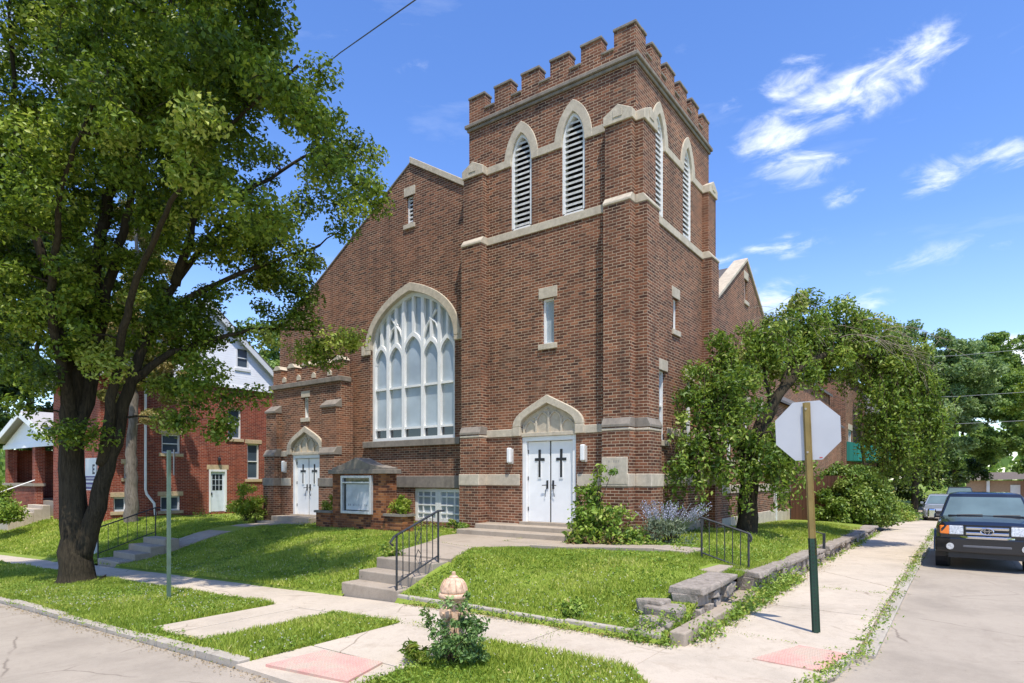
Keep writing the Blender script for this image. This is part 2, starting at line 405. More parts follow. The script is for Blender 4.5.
for px, py, ra, re, tilt, k in [(868, 84, .115, .034, .22, 1.0), (795, 76, .05, .022, .2, .9), (770, 135, .062, .026, .05, .95), (805, 166, .065, .026, .1, 1.0), (945, 170, .045, .022, .15, .95), (1012, 152, .04, .02, -.1, .95), (846, 195, .028, .014, .1, .75), (785, 246, .06, .016, -.05, .75), (735, 104, .035, .012, .2, .5), (1030, 352, .11, .022, .12, 2.4), (985, 362, .05, .012, .05, 1.8), (775, 300, .07, .025, .1, .9), (850, 305, .06, .02, 0, .6), (420, 68, .06, .012, .1, .35), (960, 250, .16, .02, .05, .4), (30, 60, .25, .1, 0, .5), (715, 275, .06, .025, .1, .8)]:
    a0, e0 = sky_dir(px, py); ct, st = math.cos(tilt), math.sin(tilt)
    da = W.math('SUBTRACT', az, a0); de = W.math('SUBTRACT', el, e0)
    u = W.math('DIVIDE', W.math('ADD', W.math('MULTIPLY', da, ct), W.math('MULTIPLY', de, st)), ra)
    v = W.math('DIVIDE', W.math('SUBTRACT', W.math('MULTIPLY', de, ct), W.math('MULTIPLY', da, st)), re)
    q = W.math('ADD', W.math('MULTIPLY', u, u), W.math('MULTIPLY', v, v))
    g = W.math('MULTIPLY', W.math('EXPONENT', W.math('MULTIPLY', q, -1)), k)
    total = g if total is None else W.math('MAXIMUM', total, g)
dens = W.maprange(W.math('ADD', W.math('MULTIPLY', total, .42), W.math('MULTIPLY', W.math('MULTIPLY', W.math('SUBTRACT', nz, .5), 1.6), W.math('MULTIPLY', total, 2.2, clamp=True))), .1, .72, 0, .9, True)
wisp = W.maprange(nz2, .58, .85, 0, .16)
haze = W.maprange(el, 0, .35, .2, 0)
c1 = W.mix(haze, hs.outputs[0], (5.2, 6.0, 6.8))
c2 = W.mix(W.math('MAXIMUM', dens, wisp), c1, (6.2, 6.4, 6.8))
W.l.new(c2, bg.inputs['Color'])
vs = scene.view_settings; vs.view_transform = 'Standard'; vs.look = 'None'; vs.gamma = 1; vs.exposure = .6; vs.use_curve_mapping = False
scene.cycles.max_bounces = 8; scene.cycles.transparent_max_bounces = 8

# ------------------------------------------------------------------ ground heights
def clip(v, a, b): return max(a, min(b, v))
def sst(v, a, b):
    t = clip((v-a)/(b-a), 0, 1); return t*t*(3-2*t)
def zr(x, y):                                  # pavement level: falls gently to the west and the north
    return .033*clip(x+6, -24, 0)-.013*clip(y-14, 0, 45)
def zroad(x, y): return zr(x, y)-.068+.015*sst(y, 4.5, 8.5)
def lerp_pts(v, P):
    if v <= P[0][0]: return P[0][1]
    for (a, b), (c, d) in zip(P, P[1:]):
        if v <= c: return b+(d-b)*(v-a)/(c-a)
    return P[-1][1]
def zlawn(x, y):
    front = zr(x, y)+.07
    edge = lerp_pts(y, [(7.1, .08), (7.8, .13), (8.35, .38), (10.8, .44), (17, .24), (28, .08), (45, -.3)])
    top = lerp_pts(x, [(-34, .22), (-24, .36), (-12, .5), (-7, .5), (-5.8, .56), (-4.3, .64)])
    if y > 15: top = lerp_pts(y, [(15, top), (30, .14), (45, -.2)]) if x > -9 else top
    h = front+(top-front)*(sst(y, 6.7, lerp_pts(x, [(-7.5, 8.5), (-6.2, 10.2)])) if x > -8.2 else sst(y, 7.0, lerp_pts(x, [(-12, 11.2), (-9, 9.6)])))
    s = sst(-x, 2.8, 4.4)
    return edge+(h-edge)*s if x > -4.4 else h
def grid(name, x0, x1, y0, y1, st, zf, mat, k='structure', skip=None):
    nx = max(1, round((x1-x0)/st)); ny = max(1, round((y1-y0)/st)); m = MB()
    for j in range(ny+1):
        for i in range(nx+1):
            x = x0+(x1-x0)*i/nx; y = y0+(y1-y0)*j/ny; m.v.append((x, y, zf(x, y)))
    for j in range(ny):
        for i in range(nx):
            a = j*(nx+1)+i
            if skip and skip(x0+(x1-x0)*(i+.5)/nx, y0+(y1-y0)*(j+.5)/ny): continue
            m.f.append((a, a+1, a+nx+2, a+nx+1))
    return kind(m.build(name, mat, smooth=True), k)
m = MB()                                        # the base sheet, to the horizon
xs = [-1500, -400, -150, -80, -50, -30, -18, -6, 0, 10, 30, 80, 200, 1500]; ys = [-1500, -300, -60, -10, 3, 8, 14, 25, 40, 59, 90, 150, 400, 1500]
for y in ys:
    for x in xs: m.v.append((x, y, zr(x, y)-.4))
for j in range(len(ys)-1):
    for i in range(len(xs)-1):
        a = j*len(xs)+i; m.f.append((a, a+1, a+len(xs)+1, a+len(xs)))
kind(m.build('ground', 'soil', smooth=True), 'structure')
# the two roads
grid('front_road', -80, 60, -9, 3.62, 1.2, zroad, 'road')
grid('side_road', -4.7, 8.6, 3.62, 95, .8, lambda x, y: zroad(x, y)-.004, 'road')
grid('verge_ground', -60, -4.75, 3.7, 6.1, .6, lambda x, y: zr(x, y)-.03, 'soil')
ZL = lambda x, y: zlawn(x, y) if y > 7.05 else zr(x, y)-.06
def on_steps(x, y): return (-8.95 < x < -7.45 and 6.9 < y < 8.3) or (-19.72 < x < -18.38 and 6.9 < y < 8.6)
grid('lawn', -60, -2.9, 14.02, 75, .5, ZL, 'soil'); grid('lawn', -60, -22, 6.6, 14.02, .5, ZL, 'soil'); grid('lawn', -22, -2.9, 6.6, 14.02, .17, ZL, 'soil', skip=on_steps)
grid('far_lawn', 8.8, 60, 3.7, 95, 4, lambda x, y: zr(x, y)+.02, 'soil')
def slab(mb, x0, x1, y0, y1, up, th=.12, zf=zr):
    p = [(x0, y0), (x1, y0), (x1, y1), (x0, y1)]
    jz = random.uniform(-.006, .006)
    return mb.hexa([(x, y, zf(x, y)+up-th) for x, y in p]+[(x, y, zf(x, y)+up+jz) for x, y in p])
m = MB(); x = -2.82                             # front pavement: slabs with open joints
while x > -58:
    L = random.uniform(1.45, 1.6); slab(m, x-L+.026, x, 5.98, 7.02, .0); x -= L
slab(m, -9.25, -8.62, 3.98, 5.965, -.004); slab(m, -8.6, -7.85, 3.98, 5.965, -.004)      # carriage walk across the verge
slab(m, -6.3, -4.72, 4.56, 5.965, -.0)                                                 # ramp behind the tactile panel
kind(m.build('front_pavement', 'concrete', bevel=.008, seg=1), 'structure')
m = MB(); y = 8.05                              # side pavement
while y < 34:
    L = random.uniform(1.9, 2.4) if y < 10 else 3.2
    slab(m, -2.66, -.98, y, y+L-.026, 0); y += L
slab(m, -2.66, -.98, y, y+9, -.02)
kind(m.build('side_pavement', 'concrete', bevel=.008, seg=1), 'structure')
# street corner: rounded pavement with its kerb
arc = [(-4.7, 3.66), (-3.9, 3.75), (-3.1, 4.05), (-2.35, 4.6), (-1.75, 5.3), (-1.3, 6.1), (-1.03, 7.0), (-.96, 8.03)]
def arc_poly(name, pts, mat, z0, z1):
    m = MB(); n = len(pts); vs = [(x, y, zr(x, y)+z0) for x, y in pts]+[(x, y, zr(x, y)+z1) for x, y in pts]; fs = []
    for t in tessellate_polygon([[Vector((a, b, 0)) for a, b in pts]]): fs += [tuple(i+n for i in t)]
    for i in range(n): j = (i+1) % n; fs.append((i, j, j+n, i+n))
    m.add(vs, fs); return kind(m.build(name, mat), 'structure')
arc_poly('corner_pavement', [(-2.8, 7.02), (-2.8, 5.98), (-2.46, 5.6), (-2.42, 4.56), (-1.75, 5.3), (-1.3, 6.1), (-1.03, 7.0), (-.97, 8.03), (-2.66, 8.03)], 'concrete', -.12, .0)
arc_poly('corner_verge', [(-4.68, 3.67), (-3.9, 3.76), (-3.1, 4.06), (-2.44, 4.54), (-2.48, 5.6), (-2.82, 5.965), (-4.7, 5.965)], 'soil', -.12, -.012)
m = MB()
def kerb(mb, pts, wd=.14, top=.005, bot=-.2):
    for (x0, y0), (x1, y1) in zip(pts, pts[1:]):
        d = Vector((x1-x0, y1-y0, 0)).normalized(); n = Vector((-d.y, d.x, 0))*wd
        q = [(x0, y0), (x1, y1), (x1-n.x, y1-n.y), (x0-n.x, y0-n.y)]; j = random.uniform(-.012, .012)
        mb.hexa([(a, b, zr(a, b)+bot) for a, b in q]+[(a, b, zr(a, b)+top+j) for a, b in q])
x = -6.35
while x > -60:
    L = random.uniform(.9, 1.6); kerb(m, [(x, 3.635+random.uniform(-.015, .015)), (x-L+.02, 3.635+random.uniform(-.015, .015))], .15, random.uniform(-.005, .02)); x -= L
for a, b in zip(arc, arc[1:]): kerb(m, [b, a], .1, -.004)
y = 8.05
while y < 33:
    L = random.uniform(1.2, 2.2); kerb(m, [(-.95, y), (-.95, y+L-.02)], .16, -.006); y += L
kind(m.build('kerb', 'kerb', bevel=.012, seg=1), 'structure')
# pink tactile panels, with rows of domes
def tactile(p, lab):
    m = MB(); n = 4; vs = [(x, y, zr(x, y)-.05) for x, y in p]+[(x, y, zr(x, y)+.012) for x, y in p]; m.hexa(vs)
    P = [Vector((x, y, zr(x, y)+.011)) for x, y in p]
    for i in range(22):
        for j in range(14):
            a, b = (i+.5)/22, (j+.5)/14; c = P[0].lerp(P[1], a).lerp(P[3].lerp(P[2], a), b)
            m.lathe([(.016, 0), (.012, .006), (.004, .008)], c, 6)
    o = m.build('tactile_paving', 'pink'); kind(o, 'structure'); return o
tactile([(-1.86, 7.03), (-1.16, 6.98), (-1.04, 7.86), (-1.55, 7.92)], '')
tactile([(-6.0, 3.74), (-4.85, 3.9), (-5.05, 4.53), (-5.95, 4.45)], '')
m = MB(); slab(m, -6.34, -4.72, 3.6, 4.545, -.006); kind(m.build('ramp_apron', 'concrete'), 'structure')
PATH = [[(-9.0, 8.3), (-7.44, 8.3), (-8.35, 10.0), (-9.95, 10.4)], [(-9.97, 10.42), (-8.36, 10.02), (-7.2, 11.3), (-8.6, 11.4), (-8.6, 12.7), (-10.7, 12.7), (-10.7, 11.6)], [(-8.58, 11.42), (-7.2, 11.32), (-7.2, 12.7), (-8.58, 12.7)]]
def flat_poly(name, polys, mat, z0, z1):
    m = MB()
    for q in polys: m.prism(q, lambda u, v, d: (u, v, d), z0, z1)
    return kind(m.build(name, mat), 'structure')
flat_poly('church_path', PATH, 'concrete_old', .3, .535)
m = MB(); zf = lambda x, y: zlawn(x, 11.3)+.045
xx = -7.43
for L in (.7, .7, .7, .7, .65): slab(m, xx, xx+L-.02, 10.95, 11.75, .0, .15, zf); slab(m, xx, xx+L-.02, 10.78, 10.93, .03, .2, zf); xx += L
kind(m.build('side_path', 'concrete_old', bevel=.01, seg=1), 'structure')
m = MB(); zf = lambda x, y: zlawn(x, y)+.035
for a, b in ((8.7, 9.9), (9.92, 11.3), (11.32, 12.4)): slab(m, -19.7, -18.4, a, b, 0, .1, zf)
kind(m.build('west_path', 'concrete_old', bevel=.01, seg=1), 'structure')

# ------------------------------------------------------------------ church
YF, XS = 13.2, -6.1                              # tower front plane and side plane
church = thing('church', (-14, 13.7, .5), 'dark red brick church with battlemented corner tower and big arched window', 'church')
front, side = FR(YF), SD(XS)
def sub(name, loc, parent):                      # an empty that gathers the pieces of one part
    o = bpy.data.objects.new(name, None); COL.objects.link(o); o.location = loc; put(o, parent); return o
# tower walls
L_C, L_W = (-9.36, -7.78), .33                   # front louvre centres
S_C = (14.55, 16.52)                             # side louvre centres
def lou(cx): return [(cx-L_W, 8.57), (cx+L_W, 8.57)]+arch(cx, L_W, 10.45, 11.1)
m = MB()
door_hole = [(-9.36, .84), (-7.7, .84)]+arch(-8.53, .83, 3.34, 3.92, flat=True)
m.prism([(-11.15, -.3), (XS, -.3), (XS, 11.8), (-11.15, 11.8)], front, 0, -.35, [door_hole, lou(L_C[0]), lou(L_C[1]), [(-8.7, 5.43), (-8.34, 5.43), (-8.34, 6.6), (-8.7, 6.6)]])
m.prism([(13.55, -.3), (18.3, -.3), (18.3, 11.8), (13.55, 11.8)], side, 0, -.35, [lou(S_C[0]), lou(S_C[1]), [(15.5, 5.9), (15.84, 5.9), (15.84, 6.75), (15.5, 6.75)], [(14.5, 2.95), (15.0, 2.95), (15.0, 4.72), (14.5, 4.72)], [(16.45, 2.95), (16.95, 2.95), (16.95, 4.72), (16.45, 4.72)]])
m.box(-11.15, -10.8, 13.55, 18.3, -.3, 11.8); m.box(-10.8, -6.45, 17.95, 18.3, -.3, 11.8)
m.build('tower_wall', 'brick', church)
MB().box(-10.79, -6.46, 13.56, 17.94, 11.4, 11.5).build('tower_roof', 'roof', church)
MB().box(-10.78, -6.47, 14.0, 14.02, 0, 11.3).box(-6.9, -6.88, 13.9, 17.9, 0, 11.3).build('tower_lining', 'dark', church)
# buttresses: brick stages with sloped stone weatherings
stages = [(-.3, 2.0, .38), (2.0, 3.18, .34), (3.18, 8.42, .28), (8.42, 10.3, .19)]
def buttress(u0, u1, mp):
    root = sub('buttress', mp((u0+u1)/2, .3, .2), church); b = MB(); c = MB()
    for (z0, z1, p) in stages: b.mbox(mp, u0, u1, z0, z1, 0, p)
    b.build('brick_shaft', 'brick', root)
    def cap(z, p, q, h):                          # weathering from projection p up to q
        vs = [mp(u, v, d) for u in (u0-.012, u1+.012) for d, v in ((0, z-.12), (p+.025, z-.12), (p+.025, z-.06), (q+.005, z+h), (0, z+h))]
        c.add(vs, [(0, 1, 2, 3, 4), (9, 8, 7, 6, 5), (0, 5, 6, 1), (1, 6, 7, 2), (2, 7, 8, 3), (3, 8, 9, 4), (4, 9, 5, 0)])
    cap(3.3, .34, .28, .1)
    c.build_each('lower_weathering', 'limestone_dark', root, bevel=.01, seg=1); c = MB(); cap(8.5, .28, .19, .08)
    c.mbox(mp, u0-.012, u1+.012, 1.8, 2.1, 0, .395); c.mbox(mp, u0-.012, u1+.012, 3.1, 3.159, 0, .352)
    mid = (u0+u1)/2; q = .24                      # gablet at the head
    vs = [mp(u, v, d) for d in (0, q) for u, v in ((u0-.03, 10.28), (u1+.03, 10.28), (u1+.03, 10.5), (mid, 10.7), (u0-.03, 10.5))]
    c.add(vs, [(0, 1, 2, 3, 4), (9, 8, 7, 6, 5), (0, 5, 6, 1), (1, 6, 7, 2), (2, 7, 8, 3), (3, 8, 9, 4), (4, 9, 5, 0)])
    c.build_each('weathering', 'limestone', root, bevel=.012, seg=1)
    r = MB().mbox(mp, mid-.12, mid+.12, 10.4, 10.58, q, q+.015).build('rosette', 'limestone', root, bevel=.01, seg=1)
    return root
buttress(-11.19, -10.5, front); buttress(-6.8, -6.108, front); buttress(13.2, 13.9, side); buttress(17.72, 18.36, side)
st = MB().mbox(front, -6.78, -6.13, 1.85, 2.48, .345, .40)
o = st.build('corner_stone', 'limestone', church, bevel=.01, seg=1)
ln = MB()
for k, (a, b) in enumerate([(-6.66, -6.3), (-6.6, -6.35), (-6.63, -6.32)]):
    z = 2.36-.13*k; u = a
    while u < b: ln.mbox(front, u, u+random.choice((.008, .03)), z, z+.05, .3995, .4015); u += random.uniform(.04, .06)
ln.build('worn_inscription', stone_mat('worn_letters', srgb(168, 158, 146), amount=.3), o)
# stone bands
def band(name, z0, z1, d, fr, sd, mat='limestone'):
    m = MB()
    for a, b in fr: m.mbox(front, a, b, z0, z1, -.03, d)
    for a, b in sd: m.mbox(side, a, b, z0, z1, -.03, d)
    return m.build_each(name, mat, church, bevel=.01, seg=1)
band('belt_course', 1.8, 2.1, .035, [(-10.52, -9.4), (-7.66, -6.78)], [(13.88, 17.74), (18.35, 18.6)])
band('belt_course', 3.1, 3.3, .04, [(-10.52, -9.58), (-7.47, -6.78)], [(13.88, 14.44), (15.06, 16.4), (17.0, 17.74)])
band('sill_course', 8.36, 8.565, .035, [(-10.52, -6.78)], [(13.88, 17.74)])
band('hood_course', 10.3, 10.5, .03, [(-10.52, L_C[0]-.5), (L_C[0]+.5, L_C[1]-.5), (L_C[1]+.5, -6.78)], [(13.88, S_C[0]-.5), (S_C[0]+.5, S_C[1]-.5), (S_C[1]+.5, 17.74)])
band('plinth', -.2, .8, .05, [(-10.52, -9.45), (-7.6, -6.78)], [(13.88, 17.74)], 'concrete_old')
# louvred windows
def louvre(cx, mp):
    root = sub('louvre_window', mp(cx, 8.57, 0), church)
    MB().ring(arch(cx, L_W-.004, 10.3, 11.1), arch(cx, L_W+.22, 10.3, 11.4), mp, -.1, .035).build('stone_arch', 'limestone', root, bevel=.01, seg=1)
    f = MB(); inn = [(cx-L_W+.07, 8.62)]+list(reversed(arch(cx, L_W-.07, 10.45, 11.0)))+[(cx+L_W-.07, 8.62)]
    out = [(cx-L_W+.004, 8.575)]+list(reversed(arch(cx, L_W-.004, 10.45, 11.09)))+[(cx+L_W-.004, 8.575)]
    f.ring(inn, out, mp, -.2, -.03).mbox(mp, cx-L_W+.01, cx+L_W-.01, 8.57, 8.63, -.2, -.03); f.build('louvre_frame', 'white', root)
    s = MB(); z = 8.68
    while z < 10.95:
        hw = L_W-.07 if z < 10.45 else (L_W-.07)*math.sqrt(max(0, 1-((z-10.42)/.62)**1.6))
        if hw > .03:
            vs = [mp(u, v, d) for u in (cx-hw, cx+hw) for d, v in ((-.055, z-.012), (-.2, z+.10), (-.2, z+.13), (-.055, z+.042))]
            s.add(vs, [(0, 1, 2, 3), (7, 6, 5, 4), (0, 4, 5, 1), (1, 5, 6, 2), (2, 6, 7, 3), (3, 7, 4, 0)])
        z += .135
    s.build('louvre_blades', 'white_old', root)
    MB().mbox(mp, cx-L_W, cx+L_W, 8.57, 11.1, -.3, -.28).build('louvre_backing', 'dark', root)
for c in L_C: louvre(c, front)
for c in S_C: louvre(c, side)
# cornice, parapet and battlements
X0, X1, Y0, Y1 = -11.15, XS, YF, 18.3
m = MB()
for a, b, d in ((11.68, 11.77, .05), (11.77, 11.87, .1)):
    m.box(X0-d, X1+d, Y0-d, Y0, a, b); m.box(X0-d, X1+d, Y1, Y1+d, a, b); m.box(X1, X1+d, Y0, Y1, a, b); m.box(X0-d, X0, Y0, Y1, a, b)
m.build('cornice', 'limestone_dark', church, bevel=.015, seg=1)
par = sub('battlement', (-8.6, 15.7, 12), church)
T = .28; b = MB(); c = MB(); k = MB(); zb, zc, zm = 11.86, 12.16, 12.58
b.box(X0, X1, Y0, Y0+T, 11.8, zc); b.box(X0, X1, Y1-T, Y1, 11.8, zc); b.box(X0, X0+T, Y0+T, Y1-T, 11.8, zc); b.box(X1-T, X1, Y0+T, Y1-T, 11.8, zc)
mw = .56; px_ = (X1-X0-mw)/5; py_ = (Y1-Y0-mw)/5
for i in range(6):
    for yy in (Y0, Y1-T):
        a = X0+i*px_; b.box(a, a+mw, yy, yy+T, zc, zm); k.box(a-.02, a+mw+.02, yy-.03, yy+T+.03, zm, zm+.07)
        if i < 5: c.box(a+mw+.001, a+px_-.001, yy-.03, yy+T+.03, zc, zc+.06)
    for xx in (X0, X1-T):
        a = Y0+i*py_
        if 0 < i < 5: b.box(xx, xx+T, a, a+mw, zc, zm); k.box(xx-.03, xx+T+.03, a-.02, a+mw+.02, zm, zm+.07)
        elif i == 0: b.box(xx, xx+T, a+T, a+mw, zc, zm); k.box(xx-.03, xx+T+.03, a+T+.03, a+mw+.02, zm, zm+.068)
        else: b.box(xx, xx+T, a, a+mw-T, zc, zm); k.box(xx-.03, xx+T+.03, a-.02, a+mw-T-.03, zm, zm+.068)
        if i < 5: c.box(xx-.03, xx+T+.03, a+mw+.021, a+py_-.021, zc, zc+.06)
b.build('parapet_brick', 'brick', par); c.build_each('crenel_coping', 'limestone_dark', par, bevel=.01, seg=1); k.build_each('merlon_coping', 'limestone_dark', par, bevel=.012, seg=1)
# plain windows
def rect_window(u0, u1, z0, z1, mp, parent, glass='glass_church', frame=.055, lintel=True, sill=True, lmat='limestone', rows=0, cols=1, deep=.12, over=.1, name='slit_window', lh=.28, fm='white'):
    root = sub(name, mp(u0, z0, 0), parent); f = MB()
    f.mbox(mp, u0, u0+frame, z0, z1, -deep-.05, -deep+.04).mbox(mp, u1-frame, u1, z0, z1, -deep-.05, -deep+.04)
    f.mbox(mp, u0+frame, u1-frame, z0, z0+frame, -deep-.05, -deep+.04).mbox(mp, u0+frame, u1-frame, z1-frame, z1, -deep-.05, -deep+.04)
    if rows: 
        for i in range(1, rows): z = z0+(z1-z0)*i/rows; f.mbox(mp, u0+frame, u1-frame, z-.022, z+.022, -deep-.04, -deep+.03)
    for i in range(1, cols): u = u0+(u1-u0)*i/cols; f.mbox(mp, u-.02, u+.02, z0+frame, z1-frame, -deep-.035, -deep+.025)
    f.build('frame', fm, root)
    MB().mbox(mp, u0+.01, u1-.01, z0+.01, z1-.01, -deep-.03, -deep-.015).build('pane', glass, root)
    if lintel: MB().mbox(mp, u0-over, u1+over, z1, z1+lh, -.03, .02).build('lintel', lmat, root, bevel=.008, seg=1)
    if sill: MB().mbox(mp, u0-over, u1+over, z0-.14, z0, -.12, .05).build('sill', lmat, root, bevel=.008, seg=1)
    return root
rect_window(-8.7, -8.34, 5.43, 6.6, front, church)
rect_window(15.5, 15.84, 5.9, 6.75, side, church)
rect_window(14.5, 15.0, 2.95, 4.72, side, church, rows=2); rect_window(16.45, 16.95, 2.95, 4.72, side, church, rows=2)
# entrance
def entrance(cx, hw, z0, zs, za, zdoor, mp, hw_out, name='entrance', lamps=()):
    root = sub(name, mp(cx, z0, 0), church)
    MB().ring(arch(cx, hw-.004, zs, za-.004, flat=True), arch(cx, hw_out, zs, za+.21, flat=True), mp, -.12, .07).mbox(mp, cx-hw_out, cx-hw+.004, zdoor+.02, zs-.001, -.1, .07).mbox(mp, cx+hw-.004, cx+hw_out, zdoor+.02, zs-.001, -.1, .07).build('stone_arch', 'limestone', root, bevel=.015, seg=1)
    t = MB().prism([(cx-hw, zdoor), (cx+hw, zdoor)]+arch(cx, hw-.005, zs, za-.01, flat=True), mp, -.3, -.07)
    o = t.build('tympanum', 'limestone', root)
    r = MB(); n = 4
    for i in range(n+1):                           # carved blind tracery
        u = cx-hw*.92+2*hw*.92*i/n if 0 < i < n else cx+(hw-.06)*(1 if i else -1)
        top = zs+(za-zs)*(1-abs(u-cx)/hw)*.62+.02; r.mbox(mp, u-.03, u+.03, zdoor+.1, top, -.08, -.02)
    for i in range(n):
        u0 = cx-hw*.9+2*hw*.9*i/n; u1 = u0+2*hw*.9/n; mid = (u0+u1)/2; top = zs+(za-zs)*(1-abs(mid-cx)/hw)*.8
        pts = arch(mid, (u1-u0)/2-.03, top-.24, top-.02, 6); r.ring(pts, [(mid+(a-mid)*1.2, z+.04) for a, z in pts], mp, -.08, -.03)
        r.lathe([(.001, 0), (.05, .01), (.06, .03), (.03, .05)], mp((u0+u1)/2+.12, top+.05, -.07), 8)
    r.mbox(mp, cx-hw, cx+hw, zdoor, zdoor+.1, -.08, -.0); r.build('tracery', 'limestone', root, bevel=.008, seg=1)
    f = MB(); fr = .13
    f.mbox(mp, cx-hw, cx-hw+fr, z0, zdoor-.12, -.3, -.05).mbox(mp, cx+hw-fr, cx+hw, z0, zdoor-.12, -.3, -.05).mbox(mp, cx-hw, cx+hw, zdoor-.12, zdoor, -.3, -.045)
    f.build('door_frame', 'white', root, bevel=.008, seg=1)
    a, b = cx-hw+fr+.005, cx+hw-fr-.005; zt = zdoor-.13
    for s in (-1, 1):
        u0, u1 = (a, cx-.022) if s < 0 else (cx+.022, b)
        MB().mbox(mp, u0, u1, z0+.02, zt, -.2, -.13).build('door_leaf', 'door_white', root, bevel=.006, seg=1)
        q = MB(); xc = (u0+u1)/2-s*.03; zc = z0+(zt-z0)*.76; 
        q.mbox(mp, xc-.035, xc+.035, z0+(zt-z0)*.56, z0+(zt-z0)*.9, -.14, -.118).mbox(mp, xc-.15, xc-.0351, zc, zc+.075, -.14, -.118).mbox(mp, xc+.0351, xc+.15, zc, zc+.075, -.14, -.118)
        q.build('cross', 'black', root)
        q = MB(); e = .012                           # pale moulding round the cross
        zb_, zt_ = z0+(zt-z0)*.56, z0+(zt-z0)*.9
        q.mbox(mp, xc-.055, xc-.036, zb_-.02, zc-.001, -.13, -.112).mbox(mp, xc+.036, xc+.055, zb_-.02, zc-.001, -.13, -.112).mbox(mp, xc-.0545, xc+.0545, zb_-.035, zb_-.0205, -.13, -.112)
        q.build('cross_moulding', 'white', root)
        h = MB(); hx = cx+s*.09; zh = z0+.98
        h.mbox(mp, hx-.025, hx+.025, zh-.1, zh+.12, -.135, -.11)
        h.tube([mp(hx, zh, -.12), mp(hx, zh, -.06), mp(hx+s*.12, zh-.01, -.06)], .012, 6); h.tube([mp(hx, zh-.05, -.11), mp(hx+s*.03, zh-.15, -.07), mp(hx+s*.05, zh-.3, -.1)], .008, 5)
        h.build('door_handle', 'black', root)
        hg = MB(); ux = u0+.006 if s < 0 else u1-.006
        for z in (z0+.3, z0+1.1, z0+1.8): hg.mbox(mp, ux-.012, ux+.012, z, z+.1, -.13, -.115)
        hg.build('hinge', 'black', root)
    MB().mbox(mp, cx-.018, cx+.018, z0+.02, zt, -.19, -.15).build('door_gap', 'black', root)
    MB().mbox(mp, cx-hw-.02, cx+hw+.02, z0-.06, z0+.018, -.33, .06).build('threshold', 'concrete_old', root)
    return root
entrance(-8.53, .83, .84, 3.34, 3.92, 3.08, front, 1.08)
def lamp(u, z, mp):
    root = sub('wall_lamp', mp(u, z, 0), church)
    MB().mbox(mp, u-.06, u+.06, z-.2, z+.2, .045, .15).build('lamp_shade', 'white', root, bevel=.03, seg=3)
    MB().mbox(mp, u-.07, u+.07, z-.22, z+.17, 0, .044).build('lamp_bracket', 'white_old', root)
lamp(-9.68, 2.6, front); lamp(-7.45, 2.62, front)
MB().mbox(front, -11.3, -10.95, .2, .5, 0, .01).build('ground_stone', 'concrete_old', church)
# main gable with the big arched window
YG = 13.75; gab = FR(YG)
GC, GA, GS = -14.02, 11.92, .605
g = lambda x: GA-GS*abs(x-GC)
WC, WW = -14.04, 1.86
win = [(WC-WW, 3.2), (WC+WW, 3.2)]+arch(WC, WW, 6.35, 7.9, 14)
base_win = [(-13.9, .66), (-11.95, .66), (-11.95, 1.68), (-13.9, 1.68)]
slit = [(-14.22, 10.02), (-13.92, 10.02), (-13.92, 10.92), (-14.22, 10.92)]
m = MB(); m.prism([(-21.1, -.3), (-11.2, -.3), (-11.2, g(-11.2)), (GC, GA), (-21.1, g(-21.1))], gab, 0, -.35, [win, base_win, slit])
m.build('gable_wall', 'brick', church)
MB().box(-21.0, -11.3, 14.3, 14.32, -.3, 7.5).build('nave_lining', 'dark', church)
# nave behind it
m = MB(); m.box(-21.1, -20.8, 14.1, 44, -.3, g(-21.1)-.05); m.box(-7.2, -6.9, 18.31, 44, -.3, g(-6.9)-.1); m.prism([(-21.1, -.3), (-6.9, -.3), (-6.9, g(-6.9)-.1), (GC, GA-.1), (-21.1, g(-21.1)-.1)], FR(44.3), 0, -.3)
m.build('nave_wall', 'brick', church)
m = MB()
for s in (-1, 1):
    e = GC+s*7.3; vs = [(GC, 14.11, GA-.12), (e, 14.11, g(e)-.12), (e, 44.4, g(e)-.12), (GC, 44.4, GA-.12)]
    if s > 0: vs = [(GC, 14.11, GA-.12), (-11.2, 14.11, g(-11.2)-.12), (-11.2, 18.35, g(-11.2)-.12), (e, 18.35, g(e)-.12), (e, 44.4, g(e)-.12), (GC, 44.4, GA-.12)]
    k = len(vs); m.add(vs+[(x, y, z-.15) for x, y, z in vs], [tuple(range(k)), tuple(range(2*k-1, k-1, -1))]+[(i, (i+1) % k, (i+1) % k+k, i+k) for i in range(k)])
m.build('nave_roof', 'roof', church)
for e, h, mt, pj in ((-21.2, .07, 'limestone_dark', .03), (-11.2, .2, 'limestone', .07)):       # coping on the two slopes
    MB().prism([(GC, GA), (e, g(e)), (e, g(e)+h), (GC, GA+h)], gab, pj, -.42).build('gable_coping', mt, church, bevel=.012, seg=1)
rect_window(-14.22, -13.92, 10.02, 10.92, gab, church, glass='dark', rows=7, frame=.05)
